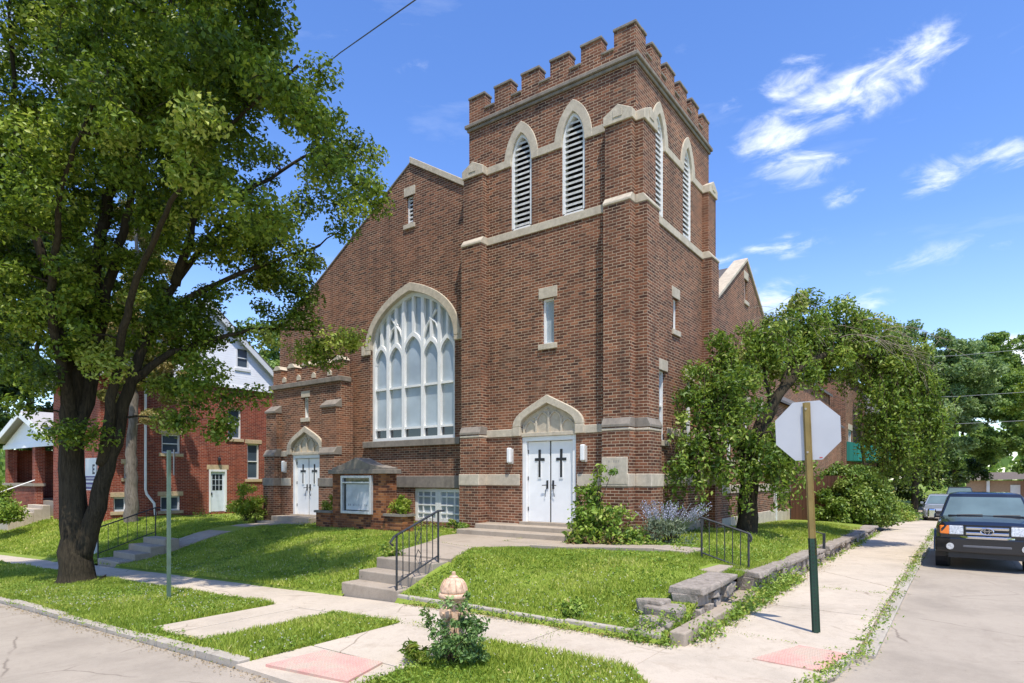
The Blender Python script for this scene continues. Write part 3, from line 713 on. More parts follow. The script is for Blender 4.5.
def big_window():
    root = sub('arched_window', (WC, YG, 3.2), church)
    MB().ring(arch(WC, WW-.004, 6.25, 7.9, 14), arch(WC, WW+.25, 6.25, 8.17, 14), gab, -.1, .06).mbox(gab, WC-WW-.42, WC-WW-.252, 6.1, 6.42, -.05, .058).mbox(gab, WC+WW+.252, WC+WW+.42, 6.1, 6.42, -.05, .058).mbox(gab, WC-WW-.251, WC-WW, 6.1, 6.249, -.05, .058).mbox(gab, WC+WW, WC+WW+.251, 6.1, 6.249, -.05, .058).build('stone_arch', 'limestone', root, bevel=.015, seg=1)
    MB().mbox(gab, WC-WW-.28, WC+WW+.28, 3.0, 3.2, -.2, .12).build('sill', 'limestone_dark', root, bevel=.01, seg=1)
    f = MB(); t = .11; d0, d1 = -.24, -.08
    inn = [(WC-WW+t, 3.3)]+list(reversed(arch(WC, WW-t, 6.35, 7.77, 14)))+[(WC+WW-t, 3.3)]; out = [(WC-WW+.003, 3.205)]+list(reversed(arch(WC, WW-.003, 6.35, 7.895, 14)))+[(WC+WW-.003, 3.205)]
    f.ring(inn, out, gab, d0, d1).mbox(gab, WC-WW+.01, WC+WW-.01, 3.204, 3.31, d0+.002, d1-.002); f.build('frame', 'white', root)
    edges = [-WW+.06, -1.14, -.43, .43, 1.14, WW-.06]; tr = MB()
    A = dict((round(x, 3), z) for x, z in arch(WC, WW-t*.5, 6.35, 7.83, 14))
    def zarch(u):
        P = sorted(A.items()); return lerp_pts(u, P)
    for e in edges[1:-1]: tr.mbox(gab, WC+e-.06, WC+e+.06, 3.3, zarch(WC+e)-.02, d0+.02, d1-.01)
    for a, b in zip(edges, edges[1:]):
        mid = WC+(a+b)/2; hw = (b-a)/2-.06; big = b-a > .8
        zs, zt = (5.95, 6.5) if big else (5.75, 6.25)
        pts = arch(mid, hw, zs, zt, 8); o2 = arch(mid, hw+.075, zs, zt+.15, 8)
        tr.ring(pts, o2, gab, d0+.03, d1-.015)
        for k in ((0,) if not big else (-.0,)):
            if zarch(mid) > zt+.2: tr.mbox(gab, mid-.045, mid+.045, zt+.05, zarch(mid)-.02, d0+.03, d1-.02)
        for z in (3.6, 4.92): tr.mbox(gab, mid-hw, mid+hw, z-.035, z+.035, d0+.04, d1-.03)
    for s in (-1, 1):                               # branching bars in the head
        for p0, p1, p2 in (((.43, 6.35), (.6, 6.75), (1.0, 7.2)), ((1.14, 6.4), (.98, 6.8), (.72, 6.98))):
            q = [gab(WC+s*u, v, -.14) for u, v in (p0, p1, p2)]; tr.tube(q, .045, 6)
    tr.build('tracery', 'white', root)
    MB().prism([(WC-WW+.02, 3.22), (WC+WW-.02, 3.22)]+arch(WC, WW-.02, 6.35, 7.87, 14), gab, -.2, -.19).build('glass', 'glass_church', root)
    q = MB()
    for a, b in zip(edges, edges[1:]): q.mbox(gab, WC+a+.06, WC+b-.06, 3.31, 3.565, -.188, -.186)
    q.build('lower_pane', 'glass_dark', root)
big_window()
r = rect_window(-13.9, -12.93, .66, 1.68, gab, church, glass='glass_church', frame=.11, rows=4, cols=3, lintel=False, sill=False, name='basement_window')
r = rect_window(-12.92, -11.95, .66, 1.68, gab, church, glass='glass_church', frame=.11, rows=4, cols=3, lintel=False, sill=False, name='basement_window')
MB().mbox(gab, -16.6, -11.22, 1.7, 2.06, -.03, .05).build('belt_course', 'limestone_dark', church, bevel=.01, seg=1)
# west porch
P0, P1 = -20.75, -16.75
m = MB(); pd = [(-19.52, .68), (-17.86, .68)]+arch(-18.69, .83, 3.04, 3.62, flat=True)
m.prism([(P0, -.3), (P1, -.3), (P1, 5.25), (P0, 5.25)], front, 0, -.5, [pd, [(-18.84, 4.12), (-18.54, 4.12), (-18.54, 4.85), (-18.84, 4.85)]])
m.box(P0, P0+.3, 13.71, 17, -.3, 5.25); m.box(P0, -20.75+.5, 13.7, 13.71, -.3, 5.2)
m.build('porch_wall', 'brick', church)
m = MB(); m.box(P0, P1, YF+.05, YF+.35, 5.42, 5.72)
n = 5; wd = .5; st_ = (P1-P0-wd)/(n-1)
for i in range(n): m.box(P0+i*st_, P0+i*st_+wd, YF+.05, YF+.35, 5.72, 5.98)
m.build('porch_parapet', 'brick', church)
m = MB()
for i in range(n):
    a = P0+i*st_; m.prism([(a-.03, 5.98), (a+wd+.03, 5.98), (a+wd/2+.1, 6.14), (a+wd/2-.1, 6.14)], FR(YF+.02), 0, -.36)
m.build_each('parapet_coping', 'limestone', church, bevel=.012, seg=1)
m = MB()
for i in range(n-1):
    a = P0+i*st_+wd+.14; m.prism([(a, 5.5), (a+.2, 5.5), (a+.2, 5.62), (a+.1, 5.7), (a, 5.62)], FR(YF+.05), 0, .05)
m.build_each('parapet_boss', 'limestone', church)
MB().box(P0-.1, P1+.05, YF-.1, YF+.4, 5.25, 5.42).build('porch_cornice', 'limestone_dark', church, bevel=.015, seg=1)
for u0, u1 in ((-20.78, -20.15), (-17.5, -16.72)):
    root = sub('porch_buttress', (u0, YF, .2), church)
    b = MB().mbox(front, u0, u1, -.3, 1.95, 0, .34).mbox(front, u0, u1, 1.95, 2.85, 0, .3).mbox(front, u0, u1, 2.85, 4.45, 0, .22); b.build('brick_shaft', 'brick', root)
    c = MB()
    for z, p, q in ((2.9, .34, .2), (4.5, .28, 0)):
        vs = [front(u, v, d) for u in (u0-.02, u1+.02) for d, v in ((0, z-.12), (p, z-.12), (p, z-.05), (q+.004, z+.16), (0, z+.16))]
        c.add(vs, [(0, 1, 2, 3, 4), (9, 8, 7, 6, 5), (0, 5, 6, 1), (1, 6, 7, 2), (2, 7, 8, 3), (3, 8, 9, 4), (4, 9, 5, 0)])
    c.mbox(front, u0-.03, u1+.03, 1.72, 2.0, 0, .36); c.build_each('weathering', 'limestone_dark', root, bevel=.01, seg=1)
MB().mbox(front, -20.13, -19.56, 1.72, 2.0, -.02, .04).mbox(front, -17.82, -17.52, 1.72, 2.0, -.02, .04).mbox(front, -20.13, -19.74, 2.78, 2.98, -.02, .04).mbox(front, -17.64, -17.52, 2.78, 2.98, -.02, .04).build_each('belt_course', 'limestone', church, bevel=.01, seg=1)
rect_window(-18.84, -18.54, 4.12, 4.85, front, church, glass='white_old', frame=.04, lh=.22)
entrance(-18.69, .83, .68, 3.04, 3.62, 2.82, front, 1.06)
lamp(-19.9, 2.42, front)
MB().box(-19.8, -17.6, 12.55, 13.19, .3, .66).box(-20.1, -17.4, 12.1, 12.548, .25, .5).build('porch_step', 'concrete_old', church, bevel=.012, seg=1)
# main door steps
MB().box(-10.55, -7.05, 12.72, 13.19, .4, .78).box(-10.75, -6.95, 12.2, 12.718, .4, .66).build('door_step', 'concrete_old', church, bevel=.015, seg=1)
# transept to the north
TC, TA, TS = 22.24, 9.6, .65; th = lambda y: TA-TS*abs(y-TC)
m = MB(); m.prism([(18.31, -.3), (26.17, -.3), (26.17, th(26.17)), (TC, TA), (18.31, th(18.31))], side, 0, -.35, [[(22.08, 8.2), (22.4, 8.2), (22.4, 8.95), (22.08, 8.95)], [(20.1, 2.6), (20.7, 2.6), (20.7, 4.6), (20.1, 4.6)], [(21.9, 2.6), (22.6, 2.6), (22.6, 4.6), (21.9, 4.6)], [(23.8, 2.6), (24.4, 2.6), (24.4, 4.6), (23.8, 4.6)]])
m.box(-6.9, XS-.351, 25.87, 26.17, -.3, th(26.17)); m.build('transept_wall', 'brick', church)
MB().box(-6.85, -6.8, 18.4, 26, 0, 7).build('transept_lining', 'dark', church)
for u0, u1 in ((20.1, 20.7), (21.9, 22.6), (23.8, 24.4)): rect_window(u0, u1, 2.6, 4.6, side, church, rows=2, name='transept_window')
rect_window(22.08, 22.4, 8.2, 8.95, side, church, glass='dark', rows=6, frame=.04)
m = MB()
for e in (18.31, 26.25): m.prism([(TC, TA), (e, th(e)), (e, th(e)+.12), (TC, TA+.12)], side, .06, -.42)
m.build_each('transept_coping', 'limestone', church, bevel=.012, seg=1)
m = MB()
for e in (18.36, 26.2):
    vs = [(XS-.42, TC, TA-.1), (XS-.42, e, th(e)-.1), (-14, e, th(e)-.1), (-14, TC, TA-.1)]
    m.add(vs+[(x, y, z-.1) for x, y, z in vs], [(0, 1, 2, 3), (7, 6, 5, 4), (0, 4, 5, 1), (1, 5, 6, 2), (2, 6, 7, 3), (3, 7, 4, 0)])
m.build('transept_roof', 'roof', church)
MB().mbox(side, 18.6, 26.16, 1.5, 1.78, -.02, .04).mbox(SD(-6.2), 26.18, 40, 1.35, 1.6, -.02, .04).mbox(SD(-6.2), 26.18, 43.9, .0, .62, -.02, .05).mbox(side, 18.6, 26.16, .0, .72, -.02, .05).build_each('belt_course', 'limestone', church, bevel=.01, seg=1)
m = MB(); m.prism([(26.18, -.3), (44, -.3), (44, 5.2), (26.18, 5.2)], SD(-6.2), 0, -.3); 
m.build('side_aisle_wall', 'brick', church)
m = MB()
for y in (26.6, 30.2, 33.8, 37.4): m.mbox(SD(-6.2), y, y+.22, -.2, 1.9, .0, .09)
m.build_each('pilaster', 'white_old', church)
vs = [(-6.0, 26.2, 5.15), (-6.0, 44, 5.15), (-7.3, 44, 6.1), (-7.3, 26.2, 6.1)]
MB().hexa(vs+[(x, y, z+.1) for x, y, z in vs]).build('aisle_roof', 'roof', church)
# ------------------------------------------------------------------ things round the church
# notice board of brick with a stone gable
nb = thing('notice_board', (-14.2, 12.2, .45), 'brick notice board with gabled stone cap and framed display case on church lawn', 'notice board')
nbf = FR(11.9)
MB().box(-15.5, -13.12, 11.9, 12.3, .2, 2.12).build('brick_pier', 'brick_sign', nb)
m = MB(); m.box(-15.6, -13.02, 11.8, 12.4, 2.12, 2.25)
m.prism([(-15.45, 2.251), (-13.17, 2.251), (-13.17, 2.3), (-13.75, 2.4), (-14.36, 2.6), (-15.0, 2.4), (-15.45, 2.3)], FR(11.83), 0, -.54)
m.build('stone_cap', 'limestone_dark', nb, bevel=.01, seg=1)
case = sub('display_case', (-14.4, 11.9, 1), nb)
f = MB()
for u0, u1, v0, v1 in ((-15.0, -14.93, .95, 2.07), (-13.73, -13.66, .95, 2.07), (-14.93, -13.73, .95, 1.03), (-14.93, -13.73, 2.0, 2.07), (-14.93, -13.73, 1.84, 1.89)): f.mbox(nbf, u0, u1, v0, v1, .002, .1)
f.build('case_frame', simple('aluminium', (.55, .55, .54), .4, .3), case, bevel=.006, seg=1)
MB().mbox(nbf, -14.93, -13.73, 1.03, 2.0, .004, .02).build('case_back', 'glass_dark', case)
MB().mbox(nbf, -14.82, -13.74, 1.06, 1.82, .022, .03).build('paper', simple('notice_paper', (.5, .52, .54), .7, var=.2, scale=2.5), case)
q = MB(); u = -14.72
for i in range(13):
    if i not in (2, 9): q.mbox(nbf, u, u+random.choice((.012, .02, .035)), 1.18, 1.18+random.choice((.045, .06)), .0305, .032)
    u += .072
q.build('lettering', simple('grey_letters', (.24, .24, .27), .7), case)
for x0, x1 in ((-13.1, -12.4), (-16.25, -15.53)):
    r = sub('planter', (x0, 12, .4), nb)
    MB().box(x0, x1, 11.85, 12.28, .2, .93).build('planter_wall', 'brick_sign', r)
    MB().box(x0-.05, x1+.05, 11.8, 11.95, .93, 1.0).box(x0-.05, x0+.1, 11.951, 12.3, .93, 1.0).box(x1-.1, x1+.05, 11.951, 12.3, .93, 1.0).build('planter_rim', 'limestone_dark', r)
# concrete steps from the pavement
st = thing('concrete_steps', (-8.2, 7.6, 0), 'worn concrete steps climbing from the front pavement to the church path', 'steps', 'outdoor concrete steps')
for i, (y, z) in enumerate(((7.06, .14), (7.46, .31), (7.88, .5))):
    MB().box(-8.96+random.uniform(-.02, .02), -7.5, y, y+(.4 if i < 2 else .43), -.5, z).build('step', 'concrete_old', st, bevel=.02, seg=2)
st = thing('concrete_steps', (-19.4, 7.8, -.3), 'dark concrete steps in tree shade leading to the west porch path', 'steps', 'outdoor concrete steps')
for i, (y, z) in enumerate(((7.1, -.27), (7.5, -.1), (7.9, .07), (8.3, .24))): MB().box(-19.75, -18.35, y, y+.4, -.8, z).build('step', 'concrete_old', st, bevel=.02)
st = thing('concrete_steps', (-2.9, 9.7, 0), 'low concrete steps between two rubble walls on the side pavement', 'steps', 'outdoor concrete steps')
MB().box(-3.15, -2.68, 8.95, 10.5, -.2, .14).build('step', 'concrete_old', st, bevel=.02); MB().box(-3.5, -3.152, 9.92, 10.75, -.2, .5).build('step', 'concrete_old', st, bevel=.02)
kb = thing('edging_stone', (-2.75, 8, .05), 'long low concrete edging stone under the rubble corner wall', 'edging')
MB().box(-2.84, -2.64, 7.08, 8.94, -.2, .16).build('edging_block', 'concrete_old', kb, bevel=.02)
kb = thing('lawn_edging', (-5, 7.05, .05), 'thin mossy concrete edging along the lawn on the front pavement', 'edging')
m = MB(); x = -2.94
while x > -7.2: L = random.uniform(.9, 1.4); m.box(x-L+.02, x, 7.05+random.uniform(0, .02), 7.16, -.2, .1+random.uniform(-.02, .02)); x -= L
m.build('edging_block', 'kerb', kb, bevel=.02)
# rubble retaining walls
def rubble(name, loc, label, rows, capt, x0=-3.05, x1=-2.72, cl=(.5, 1.3), j=.03, sl=(.15, .42), ns=(2, 3)):
    t = thing(name, loc, label, 'stone wall'); m = MB(); c = MB()
    for (ya, yb, zfun) in rows:
        y = ya
        while y < yb-.05:
            L = min(random.uniform(*sl), yb-y); zt = zfun(y+L/2)-capt; zb = zr(-2.7, y)-.1; n = random.choice(ns) if zt-zb > .3 else random.choice((1, 2)); z = zb
            for k in range(n):
                h = (zt-zb)/n; d = random.uniform(-.07, .05); m.stone(x0, x1+d, y+.008, y+L-.008, z+.006, z+h-.004, .028); z += h
            y += L
        y = ya
        while y < yb-.05:
            L = min(random.uniform(*cl), yb-y); a = zfun(y)-capt; b = zfun(y+L)-capt
            n0 = len(c.v); c.hexa([(x0-.06, y+.008, a), (x1+.05, y+.008, a), (x1+.05, y+L-.008, b), (x0-.06, y+L-.008, b), (x0-.06, y+.008, a+capt), (x1+.05, y+.008, a+capt), (x1+.05, y+L-.008, b+capt), (x0-.06, y+L-.008, b+capt)])
            for i in range(n0, n0+8): p = c.v[i]; c.v[i] = (p[0]+random.uniform(-j, j), p[1]+random.uniform(-.01, .01), p[2]+random.uniform(-.02, .02))
            y += L
    o = m.build('rubble_stones', 'rubble', t, bevel=.014, seg=2); c.build('cap_stones', 'rubble', t, bevel=.022, seg=2); return t
rubble('rubble_wall', (-2.9, 8.6, 0), 'short grey rubble wall with thick cap slab at the lawn corner', [(8.15, 9.9, lambda y: .51)], .11, -3.22, -2.86, (.8, .95), .03, (.12, .3), (3, 4))
rubble('retaining_wall', (-2.9, 19, 0), 'long low stone retaining wall running beside the side pavement', [(10.52, 16.6, lambda y: lerp_pts(y, [(10, .47), (17, .27)])), (17.3, 28.2, lambda y: lerp_pts(y, [(17, .27), (28, .13)]))], .1)
rs = thing('rubble_pile', (-3.05, 7.6, .05), 'tumbled flat stones sloping down to the pavement corner', 'stones')
for i, (x, y, z, a) in enumerate([(-3.12, 7.8, .3, .3), (-3.1, 7.5, .2, .25), (-3.12, 7.25, .12, .22), (-3.35, 7.85, .36, .2)]):
    MB().stone(x-a, x+.16, y-.16, y+.15, z-.22, z, .05).build('stone', 'rubble', rs, bevel=.04, seg=2)
gp = thing('gate_post', (-2.75, 17.0, .1), 'small dark iron gate post in the gap of the long stone wall', 'post')
MB().box(-2.8, -2.74, 16.96, 17.02, 0, .62).build('post', 'iron', gp); MB().tube([(-2.77, 17, .6), (-3.0, 17, .66), (-3.1, 17.0, .5)], .018).build('handrail', 'iron', gp)
# iron railings
def railing(loc, label, pa, pb, h, nb_, scroll=True, over=.15):
    t = thing('iron_railing', loc, label, 'railing', 'wrought iron stair railings'); A, B = Vector(pa), Vector(pb); up = Vector((0, 0, 1))
    for p in (A, B): MB().tube([p-up*.1, p+up*h], .019, 6).build('post', 'iron', t)
    d = (B-A).normalized(); hr = MB().tube([A-d*over*.6+up*(h-.12), A-d*over+up*(h-.05), A-d*over*.4+up*(h+.01), A+up*(h+.015), B+up*(h+.015), B+Vector((d.x, d.y, 0)).normalized()*over+up*(h+.01)], .02, 6)
    hr.build('handrail', 'iron', t); MB().tube([A+up*.12, B+up*.12], .014, 6).build('bottom_rail', 'iron', t)
    for i in range(1, nb_):
        p = A.lerp(B, i/nb_); MB().tube([p+up*.12, p+up*h], .009, 5, False).build('baluster', 'iron', t)
    if scroll:
        p = A.lerp(B, .5); q = d*.07; s = MB()
        for sg in (-1, 1): s.tube([p+up*(.5+.05*sg)+q*0, p+q+up*(.5+.16*sg), p+q*.2+up*(.5+.3*sg), p-q+up*(.5+.16*sg), p+up*(.5+.05*sg)], .007, 5)
        s.build('scroll', 'iron', t)
    return t
railing((-7.4, 7.6, 0), 'black wrought iron railing with scroll beside the front concrete steps', (-7.55, 7.08, .14), (-7.52, 8.05, .5), .9, 7)
railing((-3.6, 10.85, .4), 'low arched iron railing by the side steps below the weeping tree', (-2.93, 10.84, .31), (-3.74, 10.84, .55), .73, 6, False, .05)
railing((-19.8, 7.8, -.2), 'dark iron railing on the shaded steps behind the signpost', (-19.85, 7.15, -.27), (-19.85, 8.7, .24), .84, 6, False)
# stop sign seen from the back, on a leaning two-part post
ss = thing('stop_sign', (-1.52, 8.76, 0), 'blank grey back of an octagonal sign on a leaning pavement post', 'road sign')
base = Vector((-1.52, 8.76, 0)); top = Vector((-1.62, 8.66, 3.0)); ax = (top-base).normalized()
fw = Vector((-.17, .985, 0)); fw = (fw-ax*fw.dot(ax)).normalized(); rt = fw.cross(ax).normalized()
def chan(z0, z1, wd, dp, name, mat, holes=False):
    m = MB(); P = lambda u, v, z: base+ax*z+rt*u+fw*v
    for u0, u1, v0, v1 in ((-wd, -wd*.55, 0, .006), (wd*.55, wd, 0, .006), (-wd*.55, -wd*.42, -dp, .006), (wd*.42, wd*.55, -dp, .006), (-wd*.42, wd*.42, -dp, -dp+.006)):
        m.hexa([P(u0, v0, z0), P(u1, v0, z0), P(u1, v1, z0), P(u0, v1, z0), P(u0, v0, z1), P(u1, v0, z1), P(u1, v1, z1), P(u0, v1, z1)])
    o = m.build(name, mat, ss)
    if holes:
        h = MB(); z = z0+.06
        while z < z1-.05:
            h.hexa([P(a, b, c) for c in (z-.008, z+.008) for a, b in ((-.008, -dp-.0015), (.008, -dp-.0015), (.008, -dp+.002), (-.008, -dp+.002))]); z += .05
        h.build('bolt_hole', 'black', o)
chan(0, 1.22, .05, .04, 'lower_post', simple('green_steel', srgb(38, 66, 52), .5, .2, .2), True)
chan(1.0, 2.98, .045, .032, 'upper_post', simple('tan_steel', srgb(140, 118, 68), .5, .35, .2, 4))
oc = base+ax*2.615+fw*.02; m = MB(); vs = []
for s in (0, .004):
    for k in range(8):
        t = math.pi/8+k*math.pi/4; vs.append(oc+rt*math.cos(t)*.412+ax*math.sin(t)*.412+fw*s)
m.add(vs, [tuple(range(8)), tuple(range(15, 7, -1))]+[(k, (k+1) % 8, (k+1) % 8+8, k+8) for k in range(8)])
pan = m.build('sign_panel', simple('sign_back_aluminium', srgb(186, 186, 188), .6, .1, .06, 2), ss)
m = MB()
for z in (.28, -.28): m.lathe([(.014, -.06), (.014, -.035)], oc+ax*z, 6, 'y')
m.build('bolt', 'kerb', ss)
q = MB(); c = oc+ax*-.33+rt*.14-fw*.003; q.hexa([c+rt*a+ax*b+fw*d for d in (0, .002) for a, b in ((-.014, -.03), (.022, -.03), (.022, -.019), (-.014, -.019))]); q.build('red_sticker', simple('red_sticker', (.5, .03, .03)), pan)
# side-on parking sign
ps = thing('signpost', (-11.5, 5.27, -.2), 'thin green steel post with narrow sign seen edge-on in the verge', 'road sign')
ps_mat = simple('galvanised_green', srgb(96, 116, 100), .5, .35, .15)
MB().box(-11.53, -11.47, 5.24, 5.25, -.4, 2.5).box(-11.53, -11.522, 5.25, 5.29, -.4, 2.5).box(-11.478, -11.47, 5.25, 5.29, -.4, 2.5).build('post', ps_mat, ps)
m = MB(); n = Vector((.62, .78, 0)); c = Vector((-11.46, 5.33, 2.28)); tt = Vector((-.88, .47, 0)); nn = Vector((.47, .88, 0))
m.hexa([c+tt*a+nn*b+Vector((0, 0, z)) for z in (-.23, .23) for a, b in ((-.16, 0), (.16, 0), (.16, .012), (-.16, .012))]); m.build('sign_panel', simple('sign_grey', srgb(108, 112, 112), .5, .4), ps)
# hydrant
hy = thing('fire_hydrant', (-4.62, 5.2, 0), 'faded salmon fire hydrant half hidden by a bush in the verge', 'hydrant')
HM = simple('salmon_paint', srgb(206, 172, 142), .65, 0, .34, 24, .2)
hc = (-4.62, 5.2, 0)
MB().lathe([(.15, -.05), (.15, .04), (.11, .05), (.105, .6), (.12, .61), (.125, .66)], hc, 20).build('barrel', HM, hy, smooth=False, bevel=.006, seg=1)
MB().lathe([(.168, .655), (.172, .67), (.172, .695), (.15, .71)], hc, 24).lathe([(.145, .712), (.15, .725), (.146, .75), (.125, .81), (.095, .855), (.05, .878)], hc, 24).build('bonnet', HM, hy, smooth=True)
m = MB()
for k in range(10):
    t = k*math.pi/5; pts = [(hc[0]+r*math.cos(t), hc[1]+r*math.sin(t), z) for r, z in ((.15, .73), (.148, .76), (.128, .815), (.096, .86))]; m.tube(pts, .008, 5)
m.build('bonnet_rib', HM, hy)
MB().lathe([(.05, .872), (.05, .89), (.035, .9), (.022, .905), (.022, .94), (.012, .945)], hc, 10).build('operating_nut', HM, hy)
for ax_, dx, dy, r in (('x', -.1, 0, .055), ('x', .1, 0, .055), ('y', 0, -.1, .075)):
    s = -1 if (dx+dy) < 0 else 1
    MB().lathe([(r*.8, 0), (r, s*.02), (r, s*.06), (r*.5, s*.07), (.018, s*.075), (.018, s*.1)], (hc[0]+dx, hc[1]+dy, .5), 14, ax_).build('nozzle_cap', HM, hy)
# agent's yard sign beside the big tree
ys = thing('yard_sign', (-21.8, 7.75, -.3), 'white and purple yard sign on white post behind the big trunk', 'sign')
ysf = FR(7.75)
MB().box(-21.78, -21.68, 7.72, 7.82, -.6, 1.55).build('post', 'white', ys)
MB().box(-22.25, -21.42, 7.66, 7.7, 1.62, 2.62).build('panel', 'white', ys)
PU = simple('purple_print', srgb(70, 52, 122), .5)
MB().mbox(FR(7.66), -22.22, -21.45, 1.66, 1.86, .001, .004).mbox(FR(7.66), -22.22, -21.45, 1.92, 2.06, .001, .004).build('purple_band', PU, ys)
q = MB(); u = -22.16
while u < -21.52: q.mbox(FR(7.66), u, u+.035, 1.72, 1.8, .005, .007); u += .06
u = -22.16
while u < -21.52: q.mbox(FR(7.66), u, u+.028, 1.96, 2.02, .005, .007); u += .05
q.build('white_lettering', 'white', ys)
e = -21.68; BK = simple('dark_print', srgb(34, 30, 52), .5)
MB().mbox(FR(7.66), e, e+.06, 2.12, 2.42, .001, .004).mbox(FR(7.66), e+.061, e+.17, 2.12, 2.18, .001, .004).mbox(FR(7.66), e+.061, e+.15, 2.24, 2.3, .001, .004).mbox(FR(7.66), e+.061, e+.17, 2.36, 2.42, .001, .004).build('letter', BK, ys)

# ------------------------------------------------------------------ west house
hs_ = thing('brick_house', (-32, 15, .3), 'red brick house with white sided attic gable west of the church', 'house')
hx = SD(-28.4)
H0, H1 = 10.3, 19.0
holes = [(14.8, 15.65, .4, 2.4), (15.72, 16.4, 3.9, 5.35), (16.72, 17.36, 1.95, 3.7), (12.65, 13.5, .55, 1.2), (10.8, 11.3, .6, 1.2), (12.7, 13.5, 3.1, 3.95), (11.2, 11.6, 2.0, 2.6)]
m = MB(); m.prism([(H0, -.6), (H1, -.6), (H1, 6.45), (H0, 6.45)], hx, 0, -.3, [[(a, c), (b, c), (b, d), (a, d)] for a, b, c, d in holes])
m.box(-33.6, -28.701, H0, H0+.3, -.6, 6.45); m.box(-33.6, -28.701, H1-.3, H1, -.6, 6.45); m.box(-33.6, -33.3, H0+.301, H1-.301, -.6, 6.45)
m.build('wall', 'brick_house', hs_)
MB().box(-33.2, -28.9, 10.7, 18.6, .0, .02).box(-29.3, -29.28, 10.7, 18.6, .02, 6.3).build('lining', 'dark', hs_)
for i, (a, b, c, d) in enumerate(holes[1:]):
    small = (d-c) < .8
    rect_window(a, b, c, d, hx, hs_, glass='glass_sky', frame=.07, rows=1 if small else 2, lmat='lintel', lintel=i != 0, name='window', lh=.2, over=.12)
dr_ = sub('side_door', (-28.4, 15.2, .4), hs_)
MB().mbox(hx, 14.8, 14.88, .4, 2.4, -.1, .03).mbox(hx, 15.57, 15.65, .4, 2.4, -.1, .03).mbox(hx, 14.88, 15.57, 2.3, 2.4, -.1, .03).build('frame', 'white', dr_)
MB().mbox(hx, 14.885, 15.565, .42, 2.29, -.09, -.04).build('door_leaf', simple('pale_blue_white', (.66, .71, .78), .5, var=.05), dr_)
q = MB()
for i in range(3):
    for j in range(3): q.mbox(hx, 14.98+i*.17, 15.12+i*.17, 1.42+j*.26, 1.65+j*.26, -.04, -.034)
q.build('door_light', 'glass_dark', dr_)
MB().mbox(hx, 14.93, 14.97, 1.2, 1.32, -.04, .0).build('handle', 'black', dr_)
MB().mbox(hx, 14.7, 15.75, 2.4, 2.62, -.03, .02).build('door_lintel', 'lintel', hs_)
MB().lathe([(.02, 0), (.02, .1), (.08, .13), (.07, .25), (.02, .3)], (-28.3, 15.25, 2.7), 10).build('porch_lamp', 'black', hs_)
gm = (H0+H1)/2; rs_ = .86; ga = 6.45+rs_*(H1-H0)/2
m = MB(); m.prism([(H0-.05, 6.45), (H1+.05, 6.45), (gm, ga)], SD(-28.34), 0, -.2, [[(16.1, 7.35), (16.75, 7.35), (16.75, 8.35), (16.1, 8.35)]]); m.box(-28.6, -28.3, H0-.05, H1+.05, 6.33, 6.449)
m.build('attic_gable', 'siding', hs_)
rect_window(16.1, 16.75, 7.35, 8.35, SD(-28.34), hs_, glass='glass_sky', frame=.07, rows=2, lintel=False, sill=True, lmat='white', name='attic_window', deep=.03, over=.08)
m = MB(); q = MB()
for e, s in ((H0-.55, -1), (H1+.55, 1)):
    zz = ga-rs_*abs(e-gm)
    m.hexa([(-28.12, gm, ga), (-28.12, e, zz), (-34, e, zz), (-34, gm, ga), (-28.12, gm, ga+.14), (-28.12, e, zz+.14), (-34, e, zz+.14), (-34, gm, ga+.14)])
    q.hexa([(-28.12, gm, ga-.22), (-28.12, e, zz-.22), (-28.18, e, zz-.22), (-28.18, gm, ga-.22), (-28.1, gm, ga+.05), (-28.1, e, zz+.05), (-28.18, e, zz+.05), (-28.18, gm, ga+.05)])
m.build('roof', 'roof', hs_); q.build('bargeboard', 'white', hs_)
m = MB(); m.tube([(-28.32, 12.0, 6.2), (-28.32, 12.0, 1.5), (-28.32, 12.05, 1.3), (-28.2, 12.3, .9), (-28.2, 12.35, .4)], .055, 8); m.build('downspout', 'white', hs_)
# far-west bungalow with a gabled porch
bh = thing('bungalow', (-38, 11, .2), 'low bungalow with white gabled porch and brick porch wall', 'house')
PY = 10.4; pf = FR(PY); pa_, pb_ = -41.3, -33.3; pm = (pa_+pb_)/2
MB().box(-41.0, -33.6, 13.2, 20, -.6, 4.1).build('wall', 'brick_house', bh)
m = MB(); m.prism([(pa_+.3, 3.72), (pb_-.3, 3.72), (pm, 5.05)], pf, 0, -.2); m.mbox(pf, pa_+.2, pb_-.2, 3.5, 3.72, .0, .05); m.build('porch_gable', 'siding', bh)
m = MB(); q = MB()
for e in (pa_, pb_):
    m.hexa([(pm, PY-.4, 5.2), (e, PY-.4, 3.82), (e, 13.4, 3.82), (pm, 13.4, 5.2), (pm, PY-.4, 5.32), (e, PY-.4, 3.94), (e, 13.4, 3.94), (pm, 13.4, 5.32)])
    q.hexa([(pm, PY-.43, 5.0), (e, PY-.43, 3.62), (e, PY-.401, 3.62), (pm, PY-.401, 5.0), (pm, PY-.43, 5.3), (e, PY-.43, 3.92), (e, PY-.401, 3.92), (pm, PY-.401, 5.3)])
m.build('porch_roof', 'roof_pale', bh); q.build('bargeboard', 'white', bh)
MB().box(-41.0, -36.3, PY, PY+.3, -.5, 1.6).build('porch_wall', 'brick_house', bh); MB().box(-41.1, -36.2, PY-.08, PY+.38, 1.6, 1.74).build('porch_coping', 'concrete_old', bh)
MB().box(-41.0, -33.6, PY+.31, 13.19, -.5, .9).build('porch_floor', 'concrete_old', bh); MB().box(-41.25, -41.01, PY+.39, 13.19, -.5, 3.5).build('porch_side_wall', 'brick_house', bh)
